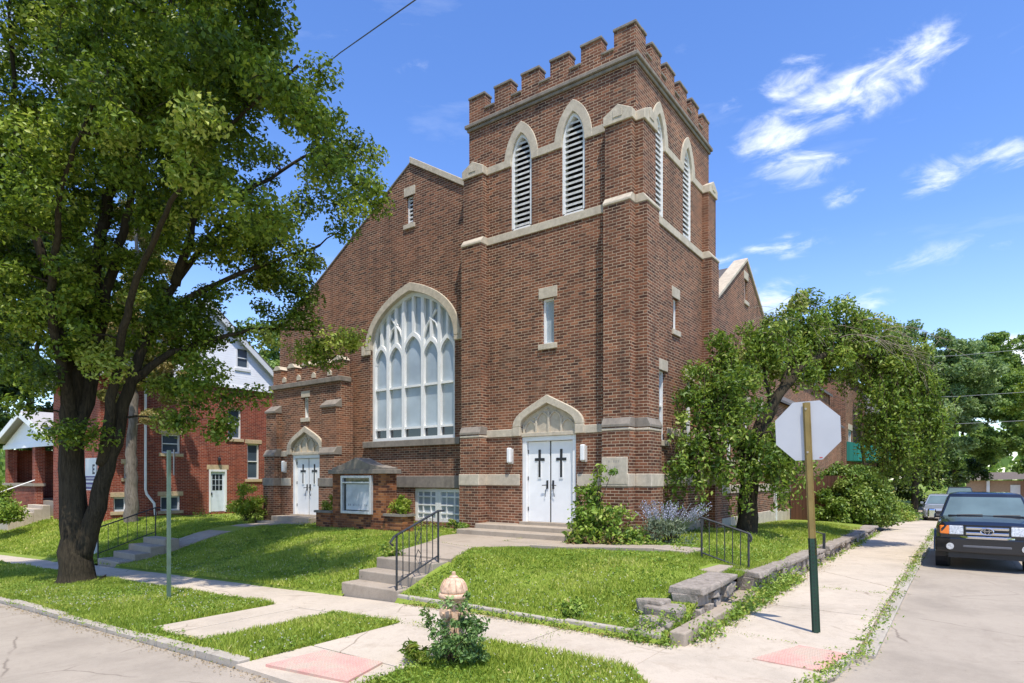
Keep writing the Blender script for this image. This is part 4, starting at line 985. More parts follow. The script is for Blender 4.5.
for x in (-40.9, -36.75, -33.95): MB().box(x, x+.4, PY+.0, PY+.4, 1.745 if x < -34 else .91, 3.5).build('porch_column', 'brick_house', bh)
rect_window(-39.2, -37.4, 1.5, 3.1, FR(13.1), bh, glass='glass_dark', rows=2, cols=2, lintel=False, sill=False, deep=-.02)
MB().box(-36, -35, 13.1, 13.19, .9, 3.0).build('front_door', 'white_old', bh)
m = MB()
for s in (-1, 1): m.hexa([(-37.3, 12.8, 7.6), (-37.3+s*4.3, 12.8, 4.0), (-37.3+s*4.3, 20.6, 4.0), (-37.3, 20.6, 7.6), (-37.3, 12.8, 7.75), (-37.3+s*4.3, 12.8, 4.15), (-37.3+s*4.3, 20.6, 4.15), (-37.3, 20.6, 7.75)])
m.prism([(-41.2, 4.1), (-33.4, 4.1), (-37.3, 7.5)], FR(13.15), 0, -.2); m.build('roof', 'roof_brown', bh)
for i in range(5): MB().box(-36.1, -34.1, PY-.32*(5-i)-.05, PY-.32*(4-i)-.052, -.5, .1+.16*i).build('step', 'concrete', bh, bevel=.015, seg=1)
MB().box(-36.35, -36.12, PY-1.7, PY-.06, -.5, .55).build('step_wall', 'concrete', bh, bevel=.02)
MB().tube([(-36.5, PY-2.1, 1.0), (-36.4, PY, 1.9)], .03).build('handrail', 'white', bh)
# houses down the side street
rh = thing('brick_annex', (-8, 50, 0), 'distant brick annex with teal awning glimpsed through the weeping tree', 'house')
m = MB(); m.prism([(46, -1), (56, -1), (56, 8.8), (46, 8.8)], SD(-6.2), 0, -.3, [[(47.2, 4.3), (48.9, 4.3), (48.9, 5.3), (47.2, 5.3)]]); m.box(-12, -6.501, 46, 46.3, -1, 8.8); m.build('wall', 'brick', rh)
rect_window(47.2, 48.9, 4.3, 5.3, SD(-6.2), rh, glass='glass_sky', rows=1, cols=2, lh=.4, lmat='limestone', name='window')
MB().box(-12.2, -6.0, 45.9, 56.2, 8.8, 9.0).build('roof', 'roof', rh)
m = MB(); m.hexa([(-6.18, 46.3, 3.15), (-4.2, 46.3, 3.15), (-4.2, 53.5, 3.15), (-6.18, 53.5, 3.15), (-6.18, 46.3, 4.45), (-4.2, 46.3, 4.0), (-4.2, 53.5, 4.0), (-6.18, 53.5, 4.45)]); m.build('awning', 'teal', rh)
ch = thing('tan_house', (-8, 62, 0), 'pale tan brick house behind the teal awning', 'house')
MB().box(-12, -5.6, 58, 66, -1.2, 7.2).build('wall', brick_mat('tan_brick', [(0, srgb(150, 116, 88)), (1, srgb(196, 156, 122))], srgb(200, 180, 160)), ch)
m = MB(); m.prism([(57.6, 7.2), (66.4, 7.2), (62, 9.8)], SD(-5.4), 0, -7); m.build('roof', 'roof', ch)
rect_window(59.5, 60.7, 3.2, 5.0, SD(-5.58), ch, glass='glass_dark', rows=2, name='window', deep=-.03)
fh = thing('red_house', (5, 92, -.5), 'small red and tan house far down the side street', 'house')
MB().box(.5, 6.1, 92, 98, -1.5, 1.7).build('wall', simple('tan_wall', srgb(170, 140, 112), .8), fh); MB().box(6.11, 8.6, 91, 98, -1.5, 1.9).build('red_wing', simple('red_wall', srgb(178, 52, 44), .7), fh)
MB().box(4.6, 5.5, 91.9, 91.99, -.6, 1.2).build('white_front', 'white', fh); MB().box(2.4, 2.7, 91.7, 91.99, -1.5, 1.7).build('porch_column', 'white', fh)
m = MB(); m.hexa([(.0, 91.4, 1.72), (9, 90.8, 1.95), (9, 98.5, 1.95), (0, 98.5, 1.72), (0, 94, 2.6), (9, 94, 2.8), (9, 96, 2.8), (0, 96, 2.6)]); m.build('roof', 'roof_brown', fh)
rect_window(6.6, 7.3, .2, 1.2, FR(90.98), fh, glass='glass_dark', lintel=False, sill=False, deep=-.03, name='window')
fb = thing('brown_fence', (-4.9, 30, .2), 'dark brown board fence beneath the clipped ivy mound', 'fence')
MB().box(-6.1, -3.6, 29.3, 29.36, .1, 2.1).build('boards', 'fence_brown', fb); MB().box(-3.6, -3.5, 29.25, 29.37, -.3, 2.15).box(-4.9, -4.8, 29.37, 29.45, -.3, 2.1).build('fence_post', 'fence_brown', fb)
fo = thing('orange_fence', (-3.4, 40, -.2), 'short orange wooden fence panel beyond the ivy mound', 'fence')
MB().box(-3.95, -3.15, 40, 40.06, -.3, 1.42).build('boards', 'fence_orange', fo); MB().box(-3.14, -3.04, 39.98, 40.08, -.5, 1.5).build('fence_post', 'fence_orange', fo)

# ------------------------------------------------------------------ vehicles
PAINT = {}
def paint(name, c, metal=.3):
    t = NT(name); t.color(c); t.b.inputs['Metallic'].default_value = metal; t.b.inputs['Roughness'].default_value = .32
    t.b.inputs['Coat Weight'].default_value = 1; t.b.inputs['Coat Roughness'].default_value = .05; t.bump(t.noise(t.obj(), 1.3, 2), .04, .05); return t.m
M['navy'] = paint('dark_navy_paint', srgb(16, 19, 27)); M['silver'] = paint('silver_paint', srgb(168, 172, 176), .5); M['suv_dark'] = paint('charcoal_paint', srgb(44, 46, 50))
M['chrome'] = simple('chrome', (.7, .7, .72), .12, 1, .05); M['rubber'] = simple('tyre_rubber', (.022, .022, .022), .85, 0, .3); M['plastic'] = simple('black_plastic', (.025, .025, .027), .55)
M['lens'] = simple('lamp_lens', (.55, .55, .54), .2, .1, .4, 30); M['amber'] = simple('amber_lens', (.85, .22, .02), .15, 0, .1); M['alloy'] = simple('alloy', (.42, .42, .44), .3, .9, .1)
M['windscreen'] = glass_mat('windscreen_glass', srgb(104, 122, 122), .03)
def loft(secs):                                  # closed sections of equal count joined end to end
    m = MB(); n = len(secs[0])
    for s in secs: m.v += [tuple(p) for p in s]
    for i in range(len(secs)-1):
        for k in range(n): a, b = i*n+k, i*n+(k+1) % n; m.f.append((a, b, b+n, a+n))
    m.f += [tuple(range(n)), tuple(range((len(secs)-1)*n, len(secs)*n))]; return m
def wheels(t, xs, ys, r, wd, z=0):
    for x in xs:
        for y in ys:
            s = -1 if x < 0 else 1; w_ = sub('wheel', (x, y, r), t)
            MB().lathe([(r*.62, -wd/2), (r*.93, -wd/2), (r, -wd*.36), (r, wd*.36), (r*.93, wd/2), (r*.62, wd/2)], (x, y, r), 28, 'x').build('tyre', 'rubber', w_, bevel=.01, seg=1)
            rm = MB().lathe([(r*.62, -s*wd*.3), (r*.6, s*wd*.46), (r*.5, s*wd*.3), (r*.16, s*wd*.4), (.03, s*wd*.42)], (x, y, r), 20, 'x')
            for k in range(6): a = k*math.pi/3; rm.tube([(x+s*wd*.42, y+.05*math.cos(a), r+.05*math.sin(a)), (x+s*wd*.44, y+r*.58*math.cos(a), r+r*.58*math.sin(a))], r*.075, 5)
            rm.build('rim', 'alloy', w_)
def sec(y, hw, z0, z1, tuck=.06, rr=.1):          # body cross-section at station y
    return [(-hw+tuck, y, z0), (-hw, y, z0+.18), (-hw, y, z1-rr-.12), (-hw+.03, y, z1-rr), (-hw+rr, y, z1-.015), (-hw*.5, y, z1+.012), (0, y, z1+.018), (hw*.5, y, z1+.012), (hw-rr, y, z1-.015), (hw-.03, y, z1-rr), (hw, y, z1-rr-.12), (hw, y, z0+.18), (hw-tuck, y, z0)]
def truck(label, loc):
    t = thing('pickup_truck', (0, 0, 0), label, 'pickup truck')
    B = loft([sec(.16, .86, .52, 1.04), sec(.3, .93, .48, 1.11), sec(.75, .955, .46, 1.16), sec(1.35, .955, .46, 1.2), sec(1.6, .955, .46, 1.2), sec(3.3, .955, .46, 1.14), sec(3.42, .955, .46, 1.14), sec(5.3, .95, .5, 1.14), sec(5.36, .93, .55, 1.12)])
    B.build('body', 'navy', t, smooth=False, bevel=.02, seg=2)
    def cs(y, hw, z): return [(-hw, y, z), (-hw*.94, y, z+.012), (0, y, z+.02), (hw*.94, y, z+.012), (hw, y, z)]
    # cab: base ring to roof ring
    def ring_(hw0, y0, y1, z): return [(-hw0, y0+.05, z), (-hw0*.6, y0, z), (hw0*.6, y0, z), (hw0, y0+.05, z), (hw0, y1, z), (hw0*.6, y1+.03, z), (-hw0*.6, y1+.03, z), (-hw0, y1, z)]
    c = loft([ring_(.9, 1.3, 3.3, 1.16), ring_(.74, 2.0, 3.18, 1.66), ring_(.7, 2.08, 3.12, 1.72), ring_(.5, 2.2, 3.0, 1.755)]); c.build('cab', 'navy', t, bevel=.02)
    def quad(n, p, mat, off): MB().add([Vector(q)+Vector(off) for q in p]+[Vector(q)+Vector(off)*.3 for q in p], [(0, 1, 2, 3), (7, 6, 5, 4), (0, 4, 5, 1), (1, 5, 6, 2), (2, 6, 7, 3), (3, 7, 4, 0)]).build(n, mat, t)
    m = MB(); a = [(-.83, 1.37, 1.18), (-.5, 1.33, 1.185), (.5, 1.33, 1.185), (.83, 1.37, 1.18), (.69, 1.985, 1.628), (.42, 1.945, 1.632), (-.42, 1.945, 1.632), (-.69, 1.985, 1.628)]
    o = Vector((0, -.012, .012)); vs = [Vector(p)+o for p in a]+[Vector(p)-o*.5 for p in a]
    m.add(vs, [(0, 1, 6, 7), (1, 2, 5, 6), (2, 3, 4, 5)]+[(8, 15, 14, 9), (9, 14, 13, 10), (10, 13, 12, 11)]+[(i, (i+1) % 8, (i+1) % 8+8, i+8) for i in range(8)]); m.build('windscreen', 'windscreen', t)
    for s in (-1, 1):
        quad('side_window', [(s*.893, 1.62, 1.16), (s*.893, 2.42, 1.16), (s*.757, 2.42, 1.62), (s*.757, 2.12, 1.62)], 'glass_dark', (s*.012, 0, .004))
        quad('side_window', [(s*.893, 2.5, 1.16), (s*.893, 3.2, 1.16), (s*.757, 3.12, 1.62), (s*.757, 2.5, 1.62)], 'glass_dark', (s*.012, 0, .004))
        hl = sub('headlight', (s*.68, .15, .86), t)
        MB().hexa([(s*.42, .1, .83), (s*.69, .11, .83), (s*.69, .3, .83), (s*.42, .3, .83), (s*.42, .13, 1.03), (s*.69, .15, 1.03), (s*.69, .3, 1.03), (s*.42, .3, 1.03)]).build('lens', 'lens', hl, bevel=.015)
        MB().hexa([(s*.692, .11, .83), (s*.86, .16, .84), (s*.9, .4, .84), (s*.692, .3, .83), (s*.692, .15, 1.03), (s*.86, .2, 1.02), (s*.9, .4, 1.02), (s*.692, .3, 1.03)]).build('indicator', 'amber', hl, bevel=.015)
        MB().lathe([(.001, .03), (.07, .03), (.075, .05), (.075, .09)], (s*.67, .0, .56), 16, 'y').build('fog_light', 'lens', t)
        mr = sub('mirror', (s*1.0, 1.75, 1.2), t)
        MB().box(min(s*.98, s*1.16), max(s*.98, s*1.16), 1.68, 1.82, 1.1, 1.34).build('mirror_shell', 'chrome' if s < 0 else 'plastic', mr, bevel=.04, seg=3)
        MB().tube([(s*.9, 1.8, 1.14), (s*1.0, 1.76, 1.17)], .025).build('mirror_arm', 'plastic', mr)
        ar = MB()                                  # flared wheel arches
        for yy in (.92, 4.25):
            P = [(yy+.5*math.cos(k*math.pi/10), .4+.5*math.sin(k*math.pi/10)) for k in range(11)]; Q = [(yy+.42*math.cos(k*math.pi/10), .38+.42*math.sin(k*math.pi/10)) for k in range(11)]
            ar.ring(Q, P, lambda u, v, d, s=s: (s*(.94+d), u, v), 0, .05)
        ar.build('wheel_arch', 'navy', t)
        MB().tube([(s*.7, 5.37, .8), (s*.7, 5.37, 1.05)], .07, 4).build('tail_light', simple('tail_lens', (.4, .02, .02), .2), t)
        wl = MB()
        for yy in (.92, 4.25): wl.lathe([(.41, 0), (.41, .2)], (s*.76 if s > 0 else -.96, yy, .4), 20, 'x')
        wl.build('wheel_well', 'black', t)
    gr = sub('grille', (0, .15, .85), t)
    MB().box(-.4, .4, .1, .28, .8, 1.04).build('grille_mesh', 'black', gr)
    for z in (.835, .95): MB().box(-.385, .385, .065, .13, z, z+.065).build('grille_bar', 'chrome', gr, bevel=.015)
    em = MB()
    def oval(a, b, z, y): return [(a*math.cos(k*math.pi/8), y, z+b*math.sin(k*math.pi/8)) for k in range(17)]
    em.tube(oval(.115, .075, .925, .045), .013, 6); em.tube(oval(.042, .07, .925, .045), .009, 5); em.tube(oval(.09, .03, .955, .045), .009, 5); MB().prism([(a[0], a[2]) for a in oval(.115, .075, .925, 0)[:-1]], lambda u, v, d: (u, d, v), .05, .064).build('emblem_plate', 'black', gr); em.build('emblem', 'chrome', gr)
    MB().box(-.42, .42, .1, .26, 1.042, 1.065).build('grille_surround', 'navy', gr, bevel=.01)
    bp = sub('bumper', (0, .05, .55), t)
    P = lambda y0, y1, z0, z1, hw: [(-hw, y0+.14, z0), (-hw*.7, y0+.02, z0), (0, y0, z0), (hw*.7, y0+.02, z0), (hw, y0+.14, z0), (hw, y1, z0), (-hw, y1, z0)]
    def slab_(y0, y1, z0, z1, hw): n = P(y0, y1, z0, z1, hw); return loft([n, [(x, y, z1) for x, y, z in n]])
    slab_(.06, .35, .42, .76, .955).build('bumper_cover', 'navy', bp, bevel=.03)
    slab_(.03, .3, .745, .81, .5).build('chrome_strip', 'chrome', bp, bevel=.015); slab_(.045, .3, .55, .6, .6).build('lower_strip', simple('grey_trim', (.12, .12, .13), .35), bp, bevel=.01)
    MB().box(-.7, .7, .16, .5, .3, .418).build('skid_plate', 'black', bp)
    MB().box(-.8, .8, .5, 5.2, .3, .45).build('chassis', 'black', t)
    wp = MB()
    for s in (-.55, .15): wp.tube([(s, 1.28, 1.225), (s+.25, 1.3, 1.235), (s+.5, 1.32, 1.24)], .012, 5)
    wp.build('wiper', 'plastic', t)
    MB().box(-.72, .72, 1.28, 1.36, 1.2, 1.222).build('cowl', 'plastic', t)
    wheels(t, (-.8, .8), (.92, 4.25), .385, .26)
    t.location = loc; return t
def car(name, label, cat, loc, mat, L=4.5, W_=.88, H=1.45, hood=.92, rz=0, group=None):
    t = thing(name, (0, 0, 0), label, cat, group)
    B = loft([sec(.02, W_*.82, .3, .62, .05, .08), sec(.15, W_*.94, .24, .72), sec(.6, W_, .22, hood-.06), sec(1.2, W_, .22, hood), sec(L-1.1, W_, .22, hood+.06), sec(L-.2, W_*.95, .26, hood+.02), sec(L, W_*.88, .34, hood-.1)]); B.build('body', mat, t, bevel=.015, seg=1)
    def r4(hw, y0, y1, z): return [(-hw, y0, z), (hw, y0, z), (hw, y1, z), (-hw, y1, z)]
    loft([r4(W_*.93, 1.05, L-.6, hood-.01), r4(W_*.72, 1.75, L-1.15, H-.05), r4(W_*.64, 1.9, L-1.3, H)]).build('cabin', mat, t, bevel=.03)
    z0, z1 = hood+.04, H-.1; f = lambda z: (z-hood+.01)/(H-.05-hood+.01)
    hw = lambda z: W_*(.93-.21*f(z)); yf = lambda z: 1.05+.7*f(z); yb = lambda z: L-.6-.55*f(z)
    def pane(n, p, off): 
        o = Vector(off); MB().add([Vector(q)+o for q in p]+[Vector(q)-o for q in p], [(0, 1, 2, 3), (7, 6, 5, 4), (0, 4, 5, 1), (1, 5, 6, 2), (2, 6, 7, 3), (3, 7, 4, 0)]).build(n, 'windscreen' if n == 'windscreen' else 'glass_dark', t)
    e = .07; pane('windscreen', [(-hw(z0)+e, yf(z0), z0), (hw(z0)-e, yf(z0), z0), (hw(z1)-e, yf(z1), z1), (-hw(z1)+e, yf(z1), z1)], (0, -.012, .012))
    pane('rear_window', [(-hw(z0)+e, yb(z0), z0), (hw(z0)-e, yb(z0), z0), (hw(z1)-e, yb(z1), z1), (-hw(z1)+e, yb(z1), z1)], (0, .012, .012))
    for s in (-1, 1):
        pane('side_window', [(s*hw(z0), yf(z0)+.2, z0), (s*hw(z0), yb(z0)-.25, z0), (s*hw(z1), yb(z1)-.15, z1), (s*hw(z1), yf(z1)+.1, z1)], (s*.012, 0, .003))
        MB().hexa([(s*W_*.5, .06, .6), (s*W_*.9, .16, .6), (s*W_*.9, .4, .62), (s*W_*.5, .3, .62), (s*W_*.5, .12, .72), (s*W_*.92, .3, .74), (s*W_*.92, .5, .76), (s*W_*.5, .34, .74)]).build('headlight', 'lens', t, bevel=.01, seg=1)
        MB().box(min(s*W_, s*(W_+.16)), max(s*W_, s*(W_+.16)), 1.35, 1.5, hood, hood+.14).build('mirror', mat, t, bevel=.03)
        wl = MB()
        for yy in (.85, L-.9): wl.lathe([(.36, 0), (.36, .16)], (s*W_-.14 if s > 0 else -W_-.004, yy, .33), 18, 'x')
        wl.build('wheel_well', 'black', t)
    MB().box(-.4, .4, .0, .1, .46, .6).build('grille', 'black', t); MB().box(-.6, .6, .0, .1, .26, .4).build('lower_grille', 'black', t)
    wheels(t, (-W_+.1, W_-.1), (.85, L-.9), .32, .2); t.location = loc; t.rotation_euler.z = rz; return t
truck('dark navy pickup truck with chrome grille parked facing the corner', (.46, 17.2, zroad(.4, 19)))
car('silver_car', 'silver car parked behind the dark pickup, mostly hidden', 'car', (-.9, 41, zroad(0, 42)), 'silver', rz=R(-1), H=1.5)
car('dark_suv', 'dark utility car parked far behind the silver car', 'car', (-.1, 55, zroad(0, 57)+.05), 'suv_dark', L=4.7, W_=.95, H=1.9, hood=1.15)
# overhead service cable and the far street wires
oc_ = thing('overhead_cable', (-11, 9, 11), 'thin grey overhead cable slanting from the tree across the blue sky', 'cable')
P = [(-1.0, 5.8, 8.9), (-2.96, 6.51, 9.27), (-7.9, 7.85, 10.56), (-11.43, 8.98, 11.69), (-19.75, 11, 13.2), (-37.9, 14, 15.0)]
MB().tube(P, .012, 5).build('cable', simple('cable_grey', (.09, .09, .09), .6), oc_)
for z, lab in ((9.3, 'highest of three thin wires crossing before the far trees'), (6.9, 'middle of three thin wires crossing before the far trees'), (5.3, 'lowest of three thin wires crossing before the far trees')):
    q = thing('street_wire', (1, 45, z), lab, 'wire', 'street wires')
    MB().tube([(-4, 44, z), (0, 44.5, z-.12), (5, 45, z-.05), (14, 46, z+.5)], .011, 4).build('wire', simple('wire_grey', (.25, .26, .26), .6), q)
up = thing('utility_pole', (-4.4, 44.2, -.3), 'weathered utility pole leaning in the shade beyond the ivy mound', 'pole')
MB().tube([(-4.45, 44.2, -1), (-5.2, 44.2, 5.4)], [.13, .1], 8).build('pole', 'bark_dark', up)
EXTRA = [(-14.78, 6.9, 5.56, 0.84), (-14.41, 7.3, 4.58, 0.7), (-13.99, 7.36, 3.53, 0.42), (-13.84, 7.96, 4.04, 0.52), (-14.94, 5.42, 5.83, 0.86), (-15.78, 6.79, 6.29, 1.08), (-15.67, 4.39, 4.67, 0.88), (-12.72, 7.55, 8.16, 1.11), (-12.16, 8.7, 10.51, 0.93), (-12.15, 9.69, 8.43, 0.73), (-13.21, 9.17, 6.41, 0.84), (-12.96, 10.34, 5.86, 0.57), (-13.28, 10.11, 5.21, 0.42), (-14.69, 4.62, 7.61, 1.82), (-16.64, 7.16, 9.06, 1.78), (-13.61, 6.15, 10.85, 1.69), (-12.54, 7.92, 12.29, 0.72), (-15.09, 4.07, 6.33, 1.19), (-16.93, 4.21, 5.01, 1.09), (-16.25, 4.21, 3.44, 0.59), (-14.69, 7.09, 5.24, 0.61), (-15.07, 6.81, 4.49, 0.56), (-15.89, 6.84, 5.23, 0.58), (-14.32, 7.61, 4.28, 0.52), (-15.01, 7.6, 5.74, 0.68), (-16.37, 6.36, 5.57, 0.58), (-14.77, 5.55, 4.32, 0.47), (-14.38, 6.83, 3.55, 0.32), (-10.61, 5.37, 9.04, 1.55), (-9.28, 5.6, 8.24, 1.01), (-8.69, 6.03, 8.07, 0.78), (-8.4, 6.49, 7.45, 0.6), (-8.42, 6.72, 6.88, 0.41), (-8.89, 6.26, 7.0, 0.7), (-9.63, 6.09, 6.8, 0.69), (-10.33, 5.58, 7.14, 0.9), (-11.52, 4.95, 8.3, 1.41), (-11.94, 4.64, 9.88, 1.93), (-9.68, 5.93, 9.83, 0.68)]
WEEP2 = [(-3.12, 18.53, 5.64, 0.77), (-3.44, 17.56, 5.11, 0.69), (-4.07, 17.59, 6.0, 0.7), (-2.55, 19.7, 6.48, 0.68), (-2.16, 20.72, 6.19, 0.7), (-4.44, 16.08, 4.87, 0.66), (-4.24, 15.36, 3.16, 0.58), (-1.59, 21.39, 3.42, 0.77), (-1.81, 20.98, 3.99, 0.7), (-1.13, 22.22, 4.82, 0.79), (-1.48, 21.72, 5.84, 0.72), (-5.22, 15.01, 4.43, 0.45), (-5.28, 14.48, 3.16, 0.43), (-5.44, 14.24, 2.43, 0.38), (-3.48, 16.04, 3.17, 0.44), (-3.61, 18.43, 6.6, 0.55)]
EXTRA += [(-14.97, 6.77, 4.93, 0.61), (-14.59, 7.04, 4.0, 0.56), (-14.89, 6.45, 4.05, 0.46), (-14.12, 7.27, 3.06, 0.37), (-15.3, 6.15, 5.26, 0.55), (-15.2, 4.99, 2.97, 0.55), (-9.61, 5.36, 7.34, 0.98), (-9.51, 4.82, 10.32, 1.39), (-10.44, 5.12, 7.84, 1.01), (-8.88, 5.27, 10.01, 0.93), (-13.93, 8.14, 4.0, 0.43), (-14.47, 6.76, 3.21, 0.32)]
WEEP2 += [(-3.75, 15.72, 2.24, 0.58), (-3.2, 16.37, 2.57, 0.49), (-4.37, 15.02, 2.19, 0.48), (-5.08, 14.62, 2.24, 0.48), (-3.42, 16.33, 3.06, 0.54), (-4.82, 15.31, 3.81, 0.59), (-3.27, 18.67, 5.96, 0.61), (-2.69, 19.84, 5.67, 0.57), (-3.91, 17.46, 5.42, 0.64), (-4.7, 16.14, 5.29, 0.57)]
EXTRA += [(-8.6, 5.0, 11.2, 1.5), (-9.5, 4.8, 12, 1.7), (-10.5, 5.2, 12.4, 1.7), (-7.9, 5.6, 11.2, 1.1), (-7.0, 5.0, 11, 1.1), (-11.5, 4.6, 12.4, 1.6)]  # unseen clumps above the frame, added to deepen the shade on the lawn
EXTRA += [(-14.6, 7.16, 5.35, 0.56), (-15.38, 6.84, 6.16, 0.71), (-15.3, 6.15, 5.79, 0.59), (-14.78, 6.9, 4.63, 0.47), (-14.71, 7.57, 6.05, 0.53), (-13.05, 9.78, 6.52, 0.61), (-13.07, 10.26, 5.47, 0.42)]
EXTRA += [(-14.23, 7.68, 6.95, 0.95), (-15.2, 7.22, 6.77, 0.96), (-13.87, 8.44, 6.71, 0.93), (-14.81, 7.75, 5.81, 0.59), (-14.45, 8.26, 5.86, 0.4), (-15.46, 6.65, 7.27, 0.94), (-13.41, 9.02, 7.15, 0.74), (-15.21, 7.46, 5.25, 0.54)]
# ------------------------------------------------------------------ trees
def densify(pts, st=.35):
    out = [Vector(pts[0])]
    for a, b in zip(pts, pts[1:]):
        a, b = Vector(a), Vector(b); n = max(1, round((b-a).length/st))
        out += [a.lerp(b, i/n) for i in range(1, n+1)]
    return out
def smooth_line(pts, it=2):
    for _ in range(it):
        q = [pts[0]]
        for a, b in zip(pts, pts[1:]): q += [a*.75+b*.25, a*.25+b*.75]
        q.append(pts[-1]); pts = q
    return pts
def tree_wood(stems, clumps, name, mat, parent, base_r, twig_r=.012, power=.42, sides=8, up=.25, smooth_=True):
    """stems: [(points, r0, r1)]; each clump centre is joined to the nearest wood by a bent branch"""
    m = MB(); nodes = []; rad = []
    for pts, r0, r1 in stems:
        P = smooth_line(densify([Vector(p) for p in pts], .6), 1); n = len(P)
        rr = [r1+(r0-r1)*(1-i/(n-1))**1.6 for i in range(n)] if not callable(r0) else [r0(p.z) for p in P]
        P = [p+Vector((random.gauss(0, .02), random.gauss(0, .02), 0)) if 0 < i < n-1 else p for i, p in enumerate(P)]
        m.tube(P, rr, sides+2); nodes += P; rad += rr
    N = np.array([tuple(p) for p in nodes]); RR = np.array(rad)
    order = sorted(clumps, key=lambda c: min(np.linalg.norm(N-np.array(c[:3]), axis=1)))
    for c in order:
        e = np.array(c[:3]); d = np.linalg.norm(N-e, axis=1)+np.maximum(0, N[:, 2]-e[2])*.6
        j = int(np.argmin(d)); a = Vector(N[j]); b = Vector(e); L = (b-a).length
        if L < .15: continue
        n = max(3, int(L/.3)); bend = Vector((random.gauss(0, .12), random.gauss(0, .12), random.gauss(up, .1)))*L*.5
        P = []
        for i in range(n+1):
            t = i/n; P.append(a.lerp(b, t)+bend*4*t*(1-t)*.35+Vector((random.gauss(0, .025), random.gauss(0, .025), random.gauss(0, .025)))*(1 if 0 < i < n else 0))
        r0 = min(RR[j]*.72, twig_r+.011*L**1.1+.006); rr = [r0+(twig_r*.7-r0)*i/n for i in range(n+1)]
        m.tube(P, rr, 6 if r0 > .03 else 5, False)
        N = np.vstack([N, np.array([tuple(p) for p in P[1:]])]); RR = np.concatenate([RR, rr[1:]])
        for k in range(3):                         # side twigs inside the clump
            q = P[-1]+Vector((random.gauss(0, 1), random.gauss(0, 1), random.gauss(.2, .7))).normalized()*c[3]*.8
            mid = P[-1].lerp(q, .5)+Vector((0, 0, .05)); m.tube([P[-1], mid, q], [twig_r*.8, twig_r*.6, twig_r*.3], 4, False)
    o = m.build(name, mat, parent, smooth=smooth_); return N
def crown_leaves(clumps, per, size, mat, name, parent, aspect=.55, squash=.75, upw=.7, tvar=.2, pw=.5, centre=None):
    Ps, Ns, Ss, Ts = [], [], [], []
    for c in clumps:
        n = int(per*(c[3]**1.5)*rng.uniform(.75, 1.3)); 
        if n < 3: continue
        b = ball(n, pw)*np.array([1, 1, squash])*c[3]
        P = b+np.array(c[:3]); nn = unit(unit(b)*.6+rng.normal(size=(n, 3))*.75+np.array([0, 0, upw]))
        base = rng.normal(.45, .2)
        Ps.append(P); Ns.append(nn); Ss.append(size*rng.uniform(.65, 1.3, n)); Ts.append(rng.normal(base, tvar, n))
    return leaves(name, np.concatenate(Ps), np.concatenate(Ns), np.concatenate(Ss), np.concatenate(Ts), mat, parent, aspect)
def scatter_clumps(blobs, step, rmin, rmax, keep=1.0):
    """fill the blobs' shells with small leaf clumps"""
    out = []
    for x, y, z, r in blobs:
        n = max(1, int((r/step)**2.3*3.2))
        for _ in range(n):
            v = Vector((random.gauss(0, 1), random.gauss(0, 1), random.gauss(0, 1))).normalized()*r*random.random()**.4
            if random.random() < keep: out.append((x+v.x, y+v.y, z+v.z*.9, random.uniform(rmin, rmax)))
    return out
# the big street tree
bt = thing('street_tree', (-16.05, 5.36, -.36), 'large leafy street tree with a forked trunk in the front verge', 'tree')
BIG = [(-15.99, 5.02, 11.63, 2.64), (-15.46, 6.65, 12.58, 2.6), (-13.46, 7.5, 11.99, 1.71), (-12.81, 8.22, 11.67, 0.88), (-17.32, 4.67, 9.48, 2.51), (-16.59, 6.45, 10.01, 2.44), (-14.41, 7.42, 9.75, 1.89), (-13.43, 8.76, 10.26, 1.47), (-12.51, 9.68, 10.12, 1.11), (-12.48, 9.95, 8.97, 0.85), (-13.56, 9.41, 8.3, 1.27), (-13.84, 7.96, 7.42, 1.31), (-13.21, 9.91, 5.81, 0.93), (-13.81, 8.73, 5.66, 0.89), (-13.93, 7.4, 5.2, 0.6), (-13.99, 6.86, 3.98, 0.72), (-17.18, 5.4, 6.91, 2.01), (-16.08, 4.34, 5.77, 1.48), (-15.64, 4.91, 4.75, 1.1), (-15.2, 5.0, 3.1, 0.62), (-15.6, 4.6, 2.9, 0.6), (-15.67, 5.88, 14.95, 3.6), (-13.46, 7.5, 14.27, 1.6), (-15.79, 3.93, 12.14, 2.65), (-18.12, 3.47, 9.65, 2.64), (-18.12, 3.47, 6.35, 1.98), (-12.8, 5.51, 9.58, 1.5), (-13.67, 4.62, 8.11, 1.5), (-13.35, 6.34, 7.46, 1.06)]
BIG += EXTRA
big_clumps = scatter_clumps(BIG, .82, .3, .6)
flare = lambda z: lerp_pts(z, [(-.5, .62), (-.36, .41), (-.22, .36), (0, .33), (.6, .3), (1.5, .26), (3.5, .22), (5.4, .16), (9, .11), (16.6, .03)])
